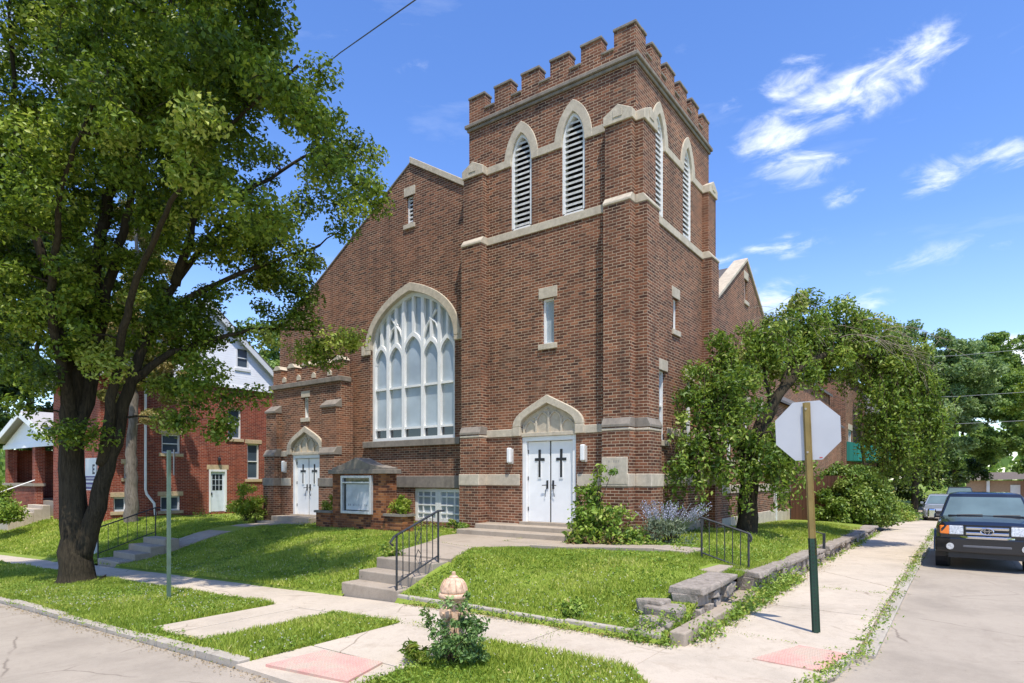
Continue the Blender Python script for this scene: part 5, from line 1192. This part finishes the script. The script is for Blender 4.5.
stems = [([(-15.6, 5.7, 2.3), (-15.0, 5.75, 4.4), (-13.6, 5.6, 6.2), (-11.6, 5.5, 7.4), (-9.9, 5.7, 8.2), (-8.7, 6.0, 8.7)], .13, .025), ([(-16.1, 5.3, 3.2), (-15.2, 4.6, 5.6), (-13.6, 4.3, 7.6), (-11.8, 4.4, 9.0)], .13, .025), ([(-16.02, 5.37, -.5), (-16.03, 5.36, -.2), (-16.06, 5.35, .2), (-16.1, 5.32, .8), (-16.12, 5.3, 1.51), (-16.14, 5.29, 2.63), (-16.13, 5.3, 3.53), (-16.14, 5.53, 5.37), (-16.11, 5.8, 7.27), (-16.07, 6.08, 8.99), (-16.18, 6.25, 11.23), (-16.37, 6.36, 14.49), (-16.22, 6.09, 16.59)], flare, 0),
 ([(-16.13, 5.3, 3.53), (-16.08, 5.09, 4.84), (-16.02, 4.88, 6.1), (-16.16, 4.53, 7.55), (-16.17, 4.28, 9.58), (-16.0, 4.15, 11.96)], .19, .03),
 ([(-16.09, 5.32, 2.85), (-16.0, 5.64, 4.23), (-16.0, 5.89, 6.12), (-15.3, 6.15, 8.34), (-14.5, 6.24, 10.59), (-13.85, 6.47, 12.87)], .19, .03),
 ([(-15.95, 5.42, .2), (-15.68, 5.63, 1.51), (-15.52, 5.87, 2.63), (-15.41, 6.07, 3.78), (-15.31, 6.26, 4.48), (-15.25, 6.56, 5.56), (-15.09, 7.05, 6.59), (-14.62, 7.64, 7.86), (-14.02, 8.32, 9.04), (-13.21, 9.17, 9.87), (-12.58, 9.88, 10.48)], .22, .03),
 ([(-15.25, 6.56, 5.56), (-14.69, 7.09, 6.17), (-14.13, 8.0, 6.89), (-13.41, 9.02, 7.52), (-13.15, 9.71, 7.92)], .12, .03),
 ([(-15.39, 6.15, 4.13), (-14.86, 6.72, 4.84), (-14.42, 7.54, 5.28), (-13.93, 8.4, 5.66), (-13.35, 9.56, 5.76)], .11, .025),
 ([(-15.09, 7.05, 6.59), (-14.5, 7.23, 8.05), (-13.93, 7.4, 10.05), (-13.37, 7.57, 11.99)], .12, .03)]
tree_wood(stems, big_clumps, 'trunk', 'bark_dark', bt, .4)
crown_leaves(big_clumps, 900, .108, 'leaf_big', 'crown', bt, .55, .7, .55)
# weeping tree
wt = thing('weeping_tree', (-4.31, 15.8, .6), 'umbrella shaped weeping tree with bare hanging twigs beside the side pavement', 'tree')
WB = [(-3.5, 17.89, 6.25, .75), (-4.23, 16.73, 5.47, .83), (-2.71, 19.08, 6.1, .83), (-1.93, 20.9, 5.75, .82), (-4.95, 15.71, 4.62, .76), (-5.26, 15.11, 3.82, .5), (-5.1, 14.6, 2.55, .5), (-4.7, 14.9, 2.85, .55), (-4.36, 15.39, 3.91, .73), (-3.67, 15.4, 2.9, .6), (-3.4, 15.69, 2.3, .5), (-1.37, 21.92, 5.3, .78), (-1.01, 22.31, 4.36, .79), (-1.37, 21.92, 3.75, .84), (-1.48, 21.72, 2.95, .6), (-.89, 22.4, 3.15, .55), (-1.88, 20.43, 4.9, .5), (-3.0, 18.8, 5.6, .5), (-4.6, 18.5, 5.6, .9), (-3.6, 20, 5.7, .9), (-2.6, 22, 5.4, .9)]+WEEP2
wc = scatter_clumps(WB, .5, .22, .42)
wst = [([(-4.31, 15.8, .45), (-4.3, 15.8, 1.2), (-4.29, 15.82, 2.0), (-4.25, 15.86, 2.75), (-4.12, 16.1, 3.3), (-3.75, 16.6, 4.1), (-3.39, 17.34, 4.9), (-2.79, 18.78, 5.5), (-2.11, 20.26, 5.5), (-1.64, 21.36, 5.1), (-1.37, 21.92, 4.2)], lambda z, q=[0]: .27, 0),
 ([(-4.29, 15.8, 2.0), (-4.49, 15.42, 3.43), (-4.75, 15.48, 4.3), (-5.1, 15.2, 4.2), (-5.2, 14.9, 3.2)], .11, .02), ([(-4.22, 15.9, 2.7), (-3.72, 16.61, 3.98), (-3.65, 17.4, 5.38), (-3.5, 17.89, 6.2)], .11, .02), ([(-3.9, 16.4, 3.8), (-4.08, 16.6, 4.78), (-4.34, 16.9, 5.5)], .08, .02), ([(-4.28, 15.8, 1.9), (-4.1, 15.4, 2.7), (-3.7, 15.3, 3.2), (-3.5, 15.4, 2.8)], .07, .02)]
wst[0] = (wst[0][0][:4], lambda z: lerp_pts(z, [(.4, .3), (.7, .25), (1.6, .22), (2.8, .2)]), 0)
wst.insert(1, ([(-4.26, 15.85, 2.6), (-4.12, 16.1, 3.3), (-3.75, 16.6, 4.1), (-3.39, 17.34, 4.9), (-2.79, 18.78, 5.5), (-2.11, 20.26, 5.5), (-1.64, 21.36, 5.1), (-1.37, 21.92, 4.2)], .17, .03))
tree_wood(wst, wc, 'trunk', 'bark_dark', wt, .2, .008)
crown_leaves(wc, 760, .12, 'leaf_weep', 'crown', wt, .5, .9, .35)
sm = MB(); bm_ = MB(); SP, SN, SS, ST, SA = [], [], [], [], []
def strand(x, y, z, L, leafy):
    p = Vector((x, y, z)); d = Vector((random.gauss(0, .5), random.gauss(0, .5), -.2)); P = [p.copy()]; n = int(L/.12)
    for i in range(n):
        d = (d*.8+Vector((random.gauss(0, .12), random.gauss(0, .12), -.6))).normalized(); p = p+d*.12; P.append(p.copy())
    (sm if leafy else bm_).tube(P, [.008]+[.006]*(n-1)+[.003] if leafy else [.014]+[.01]*(n-1)+[.004], 4, False)
    if leafy:
        for q in P[2:]:
            for _ in range(4):
                SP.append((q.x+random.gauss(0, .07), q.y+random.gauss(0, .07), q.z+random.gauss(-.02, .05))); SN.append((random.gauss(0, .8), random.gauss(0, .8), random.gauss(.5, .4))); SS.append(random.uniform(.08, .16)); ST.append(random.gauss(.5, .2))
for x, y, z, r in WB:
    right = x > -2.2
    for _ in range(int(22*r) if not right else int(46*r)):
        a = random.random()*6.28; q = r*random.random()**.5
        strand(x+q*math.cos(a), y+q*math.sin(a), z+random.uniform(-.2, .4)*r, random.uniform(.5, 1.5 if right else 1.1), True)
def spray(x, y, z, dx, dy, L, r=.009, lev=0):
    p = Vector((x, y, z)); d = Vector((dx, dy, .35 if lev == 0 else -.2)); P = [p.copy()]; n = max(2, int(L/.14))
    for i in range(n):
        d = (d*.86+Vector((random.gauss(0, .1)+dx*.05, random.gauss(0, .1)+dy*.05, -.16))).normalized(); p = p+d*.14; P.append(p.copy())
        if lev < 2 and random.random() < .3: spray(p.x, p.y, p.z, d.x+random.gauss(0, .5), d.y+random.gauss(0, .5), L*random.uniform(.2, .45), r*.6, lev+1)
    bm_.tube(P, [r*(1-.75*i/n) for i in range(n+1)], 4, False)
for _ in range(15): spray(-2.5+random.gauss(0, .5), 19.2+random.gauss(0, .6), 5.9+random.gauss(0, .2), random.uniform(.1, .8), random.uniform(-.3, .5), random.uniform(1.4, 2.6))
for _ in range(8): spray(-3.9+random.gauss(0, .5), 16.9+random.gauss(0, .5), 5.9+random.gauss(0, .3), random.gauss(0, .6), random.uniform(-.6, .2), random.uniform(.8, 1.7))
sm.build('hanging_twig', 'bark', wt); bm_.build('bare_twig', 'twig', wt)
leaves('hanging_foliage', np.array(SP), np.array(SN), np.array(SS), np.array(ST), 'leaf_weep', wt, .5)
# brownish spruce behind the big tree
sp_ = thing('spruce', (-26.2, 10.57, .3), 'tall thinning spruce with browning branches in front of the brick house', 'tree')
SB = [(-25.28, 11.24, 7.79, .86), (-24.9, 11.5, 6.61, .86), (-26.45, 11.0, 9.1, 1.0), (-24.7, 11.8, 7.2, .63), (-24.7, 11.2, 4.99, .6), (-25.06, 10.78, 4.22, .55), (-27.5, 10.75, 7.21, 1.0), (-27.7, 10.51, 5.4, .7), (-27.0, 10.99, 11.28, 1.0), (-25.8, 11.48, 10.3, .8), (-26, 10.7, 12.6, .8), (-25.6, 10.6, 6.0, .8), (-26.8, 10.6, 6.6, .8), (-25.0, 11.0, 8.8, .7), (-26.4, 10.4, 8.0, .8), (-24.6, 11.3, 5.9, .6)]
sc_ = scatter_clumps(SB, .55, .22, .4)
tree_wood([([(-26.19, 10.57, .1), (-26.16, 10.59, 3.09), (-26.1, 10.64, 7.0), (-26.0, 10.71, 13.2)], .27, .05)], sc_, 'trunk', 'bark_grey', sp_, .25, .01, up=-.1)
crown_leaves(sc_, 1700, .19, 'leaf_spruce', 'crown', sp_, .26, .7, .2)
def far_tree(name, loc, label, blobs, mat, size, per, step, rmin, rmax, trunk_r=.25, bark='bark_dark', group=None, aspect=.6):
    t = thing(name, loc, label, 'tree', group); x, y, z = loc; cl = scatter_clumps(blobs, step, rmin, rmax)
    top = max(b[2] for b in blobs); cx = sum(b[0] for b in blobs)/len(blobs); cy = sum(b[1] for b in blobs)/len(blobs)
    tree_wood([([(x, y, z-.3), (x+.1, y, z+(top-z)*.3), (x*.6+cx*.4, y*.6+cy*.4, z+(top-z)*.6), (cx, cy, top)], trunk_r, .04)], cl, 'trunk', bark, t, trunk_r, .02)
    crown_leaves(cl, per*2.2, size, mat, 'crown', t, aspect, .75, .6); return t
far_tree('conifer', (-54, 15, -.3), 'dark shadowy evergreen towering over the far-west bungalow', [(-50, 13, 11.6, 3.2), (-47, 13.4, 9.2, 1.8), (-46, 11.6, 7.2, 2.0), (-55, 15.5, 18, 4.4), (-51.5, 18, 15, 3.6), (-56, 14, 22, 4.0), (-50, 12, 6.0, 2.2), (-46, 15, 5, 2.5), (-44, 21, 6, 3), (-47, 14, 3, 2), (-43, 23, 9, 3)], 'leaf_dark', .34, 130, 1.1, .5, 1.0, .4)
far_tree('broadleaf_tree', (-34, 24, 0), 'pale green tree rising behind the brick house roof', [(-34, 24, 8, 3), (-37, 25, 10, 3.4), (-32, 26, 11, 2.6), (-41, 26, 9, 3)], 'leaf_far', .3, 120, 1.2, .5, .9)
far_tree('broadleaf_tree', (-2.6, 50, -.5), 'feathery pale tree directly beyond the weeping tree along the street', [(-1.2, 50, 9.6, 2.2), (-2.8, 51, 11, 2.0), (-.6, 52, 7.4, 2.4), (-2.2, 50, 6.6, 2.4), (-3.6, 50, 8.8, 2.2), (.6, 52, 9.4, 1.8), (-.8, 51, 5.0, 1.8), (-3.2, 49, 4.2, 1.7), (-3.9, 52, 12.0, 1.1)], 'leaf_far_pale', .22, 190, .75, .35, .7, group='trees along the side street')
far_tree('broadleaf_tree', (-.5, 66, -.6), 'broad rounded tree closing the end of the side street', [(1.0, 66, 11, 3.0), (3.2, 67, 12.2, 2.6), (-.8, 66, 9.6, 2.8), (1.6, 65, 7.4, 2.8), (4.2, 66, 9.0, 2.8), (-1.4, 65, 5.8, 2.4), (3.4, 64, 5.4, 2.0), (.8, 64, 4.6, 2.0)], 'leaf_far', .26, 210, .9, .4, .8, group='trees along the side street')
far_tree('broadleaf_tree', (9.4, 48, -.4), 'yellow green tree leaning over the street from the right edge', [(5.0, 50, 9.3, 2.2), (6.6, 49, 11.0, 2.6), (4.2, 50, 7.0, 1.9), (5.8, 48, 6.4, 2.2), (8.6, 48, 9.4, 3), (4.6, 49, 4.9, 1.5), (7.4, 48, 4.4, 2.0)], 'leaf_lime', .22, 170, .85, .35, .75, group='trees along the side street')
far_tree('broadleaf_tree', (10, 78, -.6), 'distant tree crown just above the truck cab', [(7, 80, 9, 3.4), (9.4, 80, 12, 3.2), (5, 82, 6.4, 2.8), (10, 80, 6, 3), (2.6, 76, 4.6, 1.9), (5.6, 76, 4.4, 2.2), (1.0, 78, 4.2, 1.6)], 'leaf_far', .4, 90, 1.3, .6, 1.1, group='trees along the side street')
far_tree('broadleaf_tree', (-4.6, 58, -.7), 'dark shaded tree low behind the silver car', [(-4.4, 58, 3.6, 2.0), (-2.6, 60, 3.0, 1.8), (-1.2, 62, 2.8, 1.8), (-5, 57, 6, 2.2), (.8, 68, 2.6, 1.6), (-3.4, 57, 1.2, 1.4)], 'leaf_dark', .26, 130, .8, .4, .8, group='trees along the side street')
# a far belt of trees closing the horizon
Ps, Ns, Ss, Ts = [], [], [], []
for k in range(900):
    a = rng.uniform(-2.0, .75); d = rng.uniform(120, 210); x, y = d*math.sin(a), d*math.cos(a); r = rng.uniform(3, 6); z = rng.uniform(1, 8.5)
    b = ball(26)*r; Ps.append(b+np.array([x, y, z])); Ns.append(rng.normal(size=(26, 3))+np.array([0, 0, .6])); Ss.append(rng.uniform(1.0, 2.2, 26)); Ts.append(rng.normal(.4, .2, 26))
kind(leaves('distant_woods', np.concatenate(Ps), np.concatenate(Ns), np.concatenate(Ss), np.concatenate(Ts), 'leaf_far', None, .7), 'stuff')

# ------------------------------------------------------------------ shrubs and bedding
def shrub(name, loc, label, cat, blobs, mat, size, per, stem=True, aspect=.5, upw=.5, group=None, pw=.6, stem_mat='bark'):
    t = thing(name, loc, label, cat, group)
    if stem:
        m = MB(); 
        for b in blobs:
            p = Vector(b[:3]); q = Vector(loc)+Vector((random.gauss(0, .04), random.gauss(0, .04), -.05)); mid = q.lerp(p, .5)+Vector((random.gauss(0, .05), random.gauss(0, .05), .06)); k_ = .4 if cat == 'shrub' and size < .07 else 1; m.tube([q, mid, p], [.014*k_, .01*k_, .005*k_], 5, False)
        m.build('stem', stem_mat, t)
    crown_leaves(blobs, per, size, mat, 'foliage', t, aspect, .85, upw, .22, pw); return t
def mound(cx, cy, cz, rx, ry, rz_, n, r0, r1):
    out = []
    for _ in range(n):
        v = unit(rng.normal(size=(1, 3)))[0]; v[2] = abs(v[2]); q = random.random()**.3; out.append((cx+v[0]*rx*q, cy+v[1]*ry*q, cz+v[2]*rz_*q, random.uniform(r0, r1)))
    return out
shrub('ivy_mound', (-3.5, 30.3, -.1), 'big rounded mound of glossy ivy at the end of the long stone wall', 'shrub', mound(-4.0, 30.8, .1, 1.75, 2.6, 2.5, 600, .22, .4), 'leaf_hedge', .13, 620, True, .62, .4)
MB().lathe([(1.3, 0), (1.35, .8), (1.15, 1.6), (.7, 2.0), (.2, 2.2)], (-4.1, 31, -.1), 14).build('inner_growth', 'bark_dark', bpy.data.objects['ivy_mound'])
shrub('shrub', (-20.9, 12.3, .45), 'yellow green young shrub on the lawn by the west porch', 'shrub', mound(-20.9, 12.3, .7, .72, .6, 1.1, 40, .16, .28), 'leaf_lime', .1, 700)
shrub('shrub', (-20.0, 12.1, .45), 'low pale tuft growing beside the west porch step', 'shrub', mound(-20.0, 12.0, .45, .35, .3, .3, 8, .1, .18), 'leaf_lime', .08, 700)
shrub('potted_shrub', (-12.72, 12.1, .95), 'yellow green shrub in the planter right of the display case', 'shrub', mound(-12.72, 12.05, 1.0, .38, .2, .5, 22, .1, .18), 'leaf_lime', .085, 900)
shrub('potted_shrub', (-15.95, 12.2, .95), 'shaded green shrub in the planter left of the display case', 'shrub', mound(-15.95, 12.15, 1.0, .34, .25, .45, 16, .1, .18), 'leaf_lime', .085, 900)
shrub('tall_shrub', (-6.75, 12.2, .45), 'tall bright green leafy shrub against the tower corner stone', 'shrub', mound(-6.65, 12.1, .55, .6, .4, 1.2, 60, .14, .26)+[(-6.6, 12.1, 1.85, .22), (-6.45, 12.1, 2.05, .2), (-6.75, 12.15, 1.65, .25), (-6.35, 12.0, 2.2, .14), (-7.0, 12.1, 1.7, .16), (-6.15, 12.1, 2.15, .12)], 'leaf_weed', .13, 430)
shrub('bedding_plant', (-5.9, 11.95, .45), 'mixed green and rusty perennials crowding the bed beside the path', 'plant', mound(-5.95, 12.0, .5, .7, .3, .85, 36, .14, .24), 'leaf_weed', .1, 480)
shrub('bedding_plant', (-6.9, 11.6, .45), 'brown withered foliage along the bottom of the flower bed', 'plant', mound(-6.4, 11.75, .42, .75, .16, .38, 26, .1, .18), 'leaf_brown', .1, 520)
shrub('bedding_plant', (-4.9, 11.9, .45), 'leafy green groundcover at the path edge below the lavender bush', 'plant', mound(-5.0, 11.85, .42, 1.0, .22, .3, 26, .1, .18), 'leaf_weed', .08, 600)
lv = shrub('lavender_bush', (-4.95, 12.4, .5), 'silvery lavender bush with pale blue flower spikes by the tower', 'shrub', mound(-5.0, 12.35, .55, .62, .45, .75, 40, .13, .22), 'leaf_sage', .09, 620, True, .22, .2)
P, N, S, T = [], [], [], []
m = MB()
for _ in range(110):
    a = random.random()*6.28; q = random.random()**.5; b = Vector((-5.0+.35*q*math.cos(a), 12.35+.25*q*math.sin(a), .9)); e = b+Vector((math.cos(a)*q*.5+.12, math.sin(a)*q*.4, random.uniform(.35, .62))); m.tube([b, e], .004, 3, False)
    for i in range(16): c = b.lerp(e, .55+.45*i/15); P.append((c.x+random.gauss(0, .012), c.y+random.gauss(0, .012), c.z)); N.append((random.gauss(0, 1), random.gauss(0, 1), random.gauss(0, 1))); S.append(random.uniform(.02, .04)); T.append(random.random())
m.build('flower_stalk', 'leaf_sage', lv); leaves('flower_spike', np.array(P), np.array(N), np.array(S), np.array(T), 'flower_blue', lv, .6)
shrub('hydrant_bush', (-4.45, 5.0, 0), 'dense rose like bush growing around the fire hydrant', 'shrub', [(-4.4+v[0], 5.0+v[1], v[2], v[3]) for v in mound(0, 0, .06, .32, .28, .52, 30, .07, .13)]+[(-4.75, 4.95, .42, .1), (-4.82, 4.95, .5, .07), (-4.3, 5.0, .62, .1), (-4.45, 4.92, .66, .09), (-4.1, 5.05, .45, .1), (-4.3, 5.05, .74, .06)], 'leaf_rose', .058, 1900)
shrub('hydrant_bush', (-4.85, 4.75, 0), 'wispy dark grass tussock left of the hydrant bush', 'grass', mound(-4.82, 4.78, .03, .2, .18, .14, 9, .07, .12), 'leaf_weed', .12, 1100, False, .07, .9)
shrub('garden_bush', (-32.6, 8.2, .2), 'leafy green bush at the far left in front of the bungalow', 'shrub', mound(-32.6, 8.2, .25, .9, .9, .9, 40, .25, .45), 'leaf_weed', .15, 300)
shrub('garden_bush', (-36.9, 9.0, .2), 'second leafy bush leaning out from the left picture edge', 'shrub', mound(-36.9, 9.0, .5, .55, .6, 1.7, 30, .25, .45), 'leaf_big', .15, 260)
shrub('bank_planting', (-2.2, 42, -.3), 'bright green planting spilling down a bank before the silver car', 'plant', mound(-2.7, 40.5, -.4, .75, 2.2, 1.0, 50, .25, .4), 'leaf_weed', .13, 260)
for x, y, z, r, lab in ((-8.95, 8.2, .5, .2, 'low weed tuft at the left top of the concrete steps'), (-11.5, 13.2, .5, .3, 'pale weed tuft under the basement windows beside the tower'), (-10.95, 12.6, .48, .22, 'yellowish weed tuft at the left end of the door step'), (-4.3, 7.32, .16, .11, 'grey green thistle clump at the front lawn edge')):
    shrub('weed_clump', (x, y, z), lab, 'weed', mound(x, y, z, r*1.2, r, r*1.3, 10, .08, .14), 'leaf_weed', .08, 1100, False, group=None)

# ------------------------------------------------------------------ grass, clover and weeds
def in_poly(x, y, P):
    c = np.zeros(len(x), bool)
    for (x0, y0), (x1, y1) in zip(P, P[1:]+P[:1]):
        if y0 == y1: continue
        c ^= ((y0 > y) != (y1 > y))&(x < (x1-x0)*(y-y0)/(y1-y0)+x0)
    return c
def on_path(x, y):
    return in_poly(x, y, PATH[0])|in_poly(x, y, PATH[1])|in_poly(x, y, PATH[2])|((x > -9.0)&(x < -7.42)&(y < 8.35))|((x > -10.75)&(x < -6.95)&(y > 12.2))|((x > -7.5)&(x < -3.97)&(y > 10.77)&(y < 11.76))|((x > -19.9)&(x < -18.25)&(y > 7)&(y < 13))|((x > -11.2)&(x < -5.85)&(y > 12.7)&(y < 27))|((y > 13.15)&(x < -11)&(x > -21))|((x < -28.3)&(y > 10.2))|((x > -16.3)&(x < -12)&(y > 11.85)&(y < 12.6))|((x > -6.25)&(y > 26))|((x > -3.22)&(y > 8.2)&(y < 9.95))|((x > -3.5)&(x < -3.15)&(y > 9.9)&(y < 10.76))
zl = np.vectorize(zlawn); zrv = np.vectorize(zr)
def grass_patch(name, x0, x1, y0, y1, dens, h, wd, zf, skip=None, dry=0.0, lift=0):
    n = int((x1-x0)*(y1-y0)*dens); x = rng.uniform(x0, x1, n); y = rng.uniform(y0, y1, n)
    if skip is not None: k = ~skip(x, y); x, y = x[k], y[k]
    n = len(x); z = zf(x, y)+lift-.01
    big = np.sin(x*.9+2*np.sin(y*.7))*np.cos(y*1.3+x*.5)+.5*np.sin(x*2.7-y*1.9); patch = np.sin(x*2.1+1.3*np.sin(y*1.7))*np.cos(y*2.6+np.sin(x*1.1))+.6*np.sin(x*5.3+y*3.1)*np.sin(y*6.7-x*2.2)
    hh = h*rng.uniform(.45, 1.25, n)*(1+.38*patch); hh = np.maximum(hh, h*.25); ang = rng.uniform(0, 6.283, n); lean = rng.uniform(.15, .95, n)*hh
    wv = wd*rng.uniform(.6, 1.5, n)*np.where(rng.random(n) < .2, 2.4, 1); dx, dy = np.cos(ang), np.sin(ang)
    a2 = rng.uniform(0, 6.283, n); lx, ly = np.cos(a2)*lean, np.sin(a2)*lean
    V = np.empty((n, 3, 3)); V[:, 0] = np.stack([x-dx*wv, y-dy*wv, z], 1); V[:, 1] = np.stack([x+dx*wv, y+dy*wv, z], 1); V[:, 2] = np.stack([x+lx, y+ly, z+hh], 1)
    tint = np.clip(rng.normal(.42+dry, .17, n)+.1*patch+.15*big+.28*np.exp(-((x+4.9)**2/1.2+(y-9)**2/.8))+np.where(rng.random(n) < .06+dry*.3, .4, 0), 0, 1)
    o = mesh_np(name, V.reshape(-1, 3), np.arange(n*3).reshape(-1, 3), 'grass', None, np.repeat(tint, 3)); return kind(o, 'stuff')
gap = lambda x, y: ((x > -9.3+.05*0)&(x < -7.8)&(y > 3.97))|((x > -6.32)&(x < -4.72))|(x > -2.45-np.maximum(0, (y-5.6))*.9)|((x > -4.0)&(y < 3.76+(x+4.0)*.55))
grass_patch('verge_grass', -20, -2.4, 3.74, 6.0, 3600, .06, .0055, zrv, gap)
grass_patch('verge_grass', -46, -20, 3.74, 5.98, 1100, .07, .011, zrv)
grass_patch('lawn_grass', -9.0, -2.87, 7.12, 12.7, 3400, .06, .006, zl, on_path)
grass_patch('lawn_grass', -22, -9.0, 6.99, 13.7, 1900, .065, .0085, zl, on_path)
grass_patch('lawn_grass', -6.1, -2.95, 12.7, 30, 1500, .075, .0095, zl, on_path, .05)
grass_patch('lawn_grass', -46, -22, 6.99, 13, 620, .08, .017, zl, on_path)
# broad low leaves growing in the turf
def turf_leaves(name, x0, x1, y0, y1, n, size, zf, skip):
    x = rng.uniform(x0, x1, n); y = rng.uniform(y0, y1, n); k = ~skip(x, y)&(np.sin(x*1.7+y)+np.cos(y*2.3-x*.6)+rng.normal(0, .9, n) > .3); x, y = x[k], y[k]; n = len(x)
    P = np.stack([x, y, zf(x, y)+.035], 1); P = np.concatenate([P+rng.normal(0, 1, P.shape)*np.array([.05, .05, .012]) for _ in range(7)])
    return kind(leaves(name, P, rng.normal(size=P.shape)*.35+np.array([0, 0, 1]), size*rng.uniform(.5, 1.3, len(P)), np.repeat(rng.normal(.4, .22, n)[None], 7, 0).ravel(), 'leaf_weed', None, .6), 'stuff')
turf_leaves('turf_weeds', -9, -3, 7.15, 12.5, 1700, .055, zl, on_path); turf_leaves('turf_weeds', -21, -9, 7.1, 13, 2400, .06, zl, on_path)
turf_leaves('turf_weeds', -18, -2.5, 3.8, 5.95, 3600, .042, zrv, gap)
# clover heads
n = 1300; x = rng.uniform(-15, -2.5, n); y = rng.uniform(3.8, 5.95, n); k = ~gap(x, y)&(np.sin(x*1.9)+np.sin(y*3.1+x*.8)+rng.normal(0, .6, n) > -.3); x, y = x[k], y[k]
x2 = rng.uniform(-7.2, -3, 260); y2 = 7.2+rng.random(260)**2*1.6; x3 = rng.uniform(-21, -9, 420); y3 = 7.1+rng.random(420)**1.7*2.6
P = np.concatenate([np.stack([x, y, zrv(x, y)+rng.uniform(.05, .085, len(x))], 1), np.stack([x2, y2, zl(x2, y2)+.075], 1), np.stack([x3, y3, zl(x3, y3)+.075], 1)])
P = np.concatenate([P+rng.normal(0, .005, P.shape) for _ in range(4)])
kind(leaves('clover_flowers', P, rng.normal(size=P.shape)+np.array([0, 0, .5]), rng.uniform(.009, .019, len(P)), rng.random(len(P)), 'flower_white', None, .9), 'stuff')
# broad weeds in joints, along walls and kerbs
P, S, T = [], [], []
def weeds(x0, y0, x1, y1, n, spread, hgt, size, zf, dens=14):
    for _ in range(n):
        t = random.random(); cx = x0+(x1-x0)*t+random.gauss(0, spread); cy = y0+(y1-y0)*t+random.gauss(0, spread); r = random.uniform(.4, 1.2); b = random.gauss(.5, .2)
        for _ in range(int(dens*r)): P.append((cx+random.gauss(0, .06*r), cy+random.gauss(0, .06*r), zf(cx, cy)+abs(random.gauss(0, hgt*r)))); S.append(size*random.uniform(.5, 1.3)); T.append(random.gauss(b, .15))
weeds(-2.6, 7.2, -2.6, 13, 130, .05, .1, .06, zr, 22); weeds(-2.62, 9, -2.62, 12.6, 70, .07, .16, .065, zr, 22); weeds(-2.62, 13, -2.64, 28, 90, .04, .07, .06, zr)
weeds(-.92, 7.5, -.92, 32, 230, .05, .03, .045, zr, 12); weeds(-1.25, 6.1, -.97, 8, 45, .05, .03, .04, zr); weeds(-2.7, 7.04, -7.2, 7.04, 150, .05, .07, .045, zr, 16)
weeds(-3.1, 7.2, -2.95, 7.9, 30, .1, .1, .05, lambda x, y: .12, 18); weeds(-6.3, 3.66, -14, 3.66, 80, .04, .025, .035, zr, 10); weeds(-3.4, 7.05, -2.9, 7.1, 30, .07, .1, .05, zr, 20)
weeds(-8.98, 7.1, -8.98, 8.4, 18, .04, .08, .05, zl); weeds(-7.3, 7.2, -7.2, 8.4, 26, .06, .06, .04, zl); weeds(-4.72, 4.0, -4.72, 5.9, 40, .04, .03, .035, zr); weeds(-21, 12.9, -28.2, 14, 60, .2, .1, .08, zl); weeds(-6, 13.0, -5.9, 18, 40, .1, .1, .07, zl)
weeds(-7.2, 11.78, -3.5, 11.78, 70, .06, .09, .05, zl, 18); weeds(-12, 13.55, -16.5, 12.0, 60, .2, .12, .07, zl, 14); weeds(-4.3, 10.9, -2.95, 12.5, 30, .15, .1, .05, zl); weeds(-3.2, 12.2, -3.4, 16.5, 70, .15, .13, .055, zl)
weeds(-2.8, 5.98, -7.8, 5.98, 70, .025, .025, .03, zr, 9); weeds(-4.2, 6.0, -4.2, 7.0, 12, .015, .015, .022, zr, 7); weeds(-2.66, 8.05, -1.0, 8.05, 20, .012, .012, .022, zr, 7); weeds(-2.66, 12.4, -1.0, 12.4, 26, .012, .012, .025, zr, 7)
P = np.array(P); kind(leaves('joint_weeds', P, rng.normal(size=P.shape)*.8+np.array([0, -.2, .7]), np.array(S), np.array(T), 'leaf_weed', None, .5), 'stuff')
# dry leaf litter along edges
n = 2700; x = np.concatenate([rng.normal(-2.52, .09, 900), rng.uniform(-7.2, -2.8, 900), rng.uniform(-14, -4.8, 900)]); y = np.concatenate([rng.uniform(7.1, 16, 900), rng.normal(6.97, .07, 900), rng.normal(3.57, .07, 900)])
P = np.stack([x, y, zrv(x, y)+.014], 1); P[1800:, 2] = np.array([zroad(a, b) for a, b in P[1800:, :2]])+.012
kind(leaves('leaf_litter', P, rng.normal(size=P.shape)*.25+np.array([0, 0, 1]), rng.uniform(.01, .035, n), rng.random(n), 'leaf_brown', None, .6), 'stuff')
m = MB()                                            # bare worn soil under the weeping tree
grid('bare_soil', -5.6, -4.6, 17, 25, .5, lambda x, y: zlawn(x, y)+.006, 'dirt')
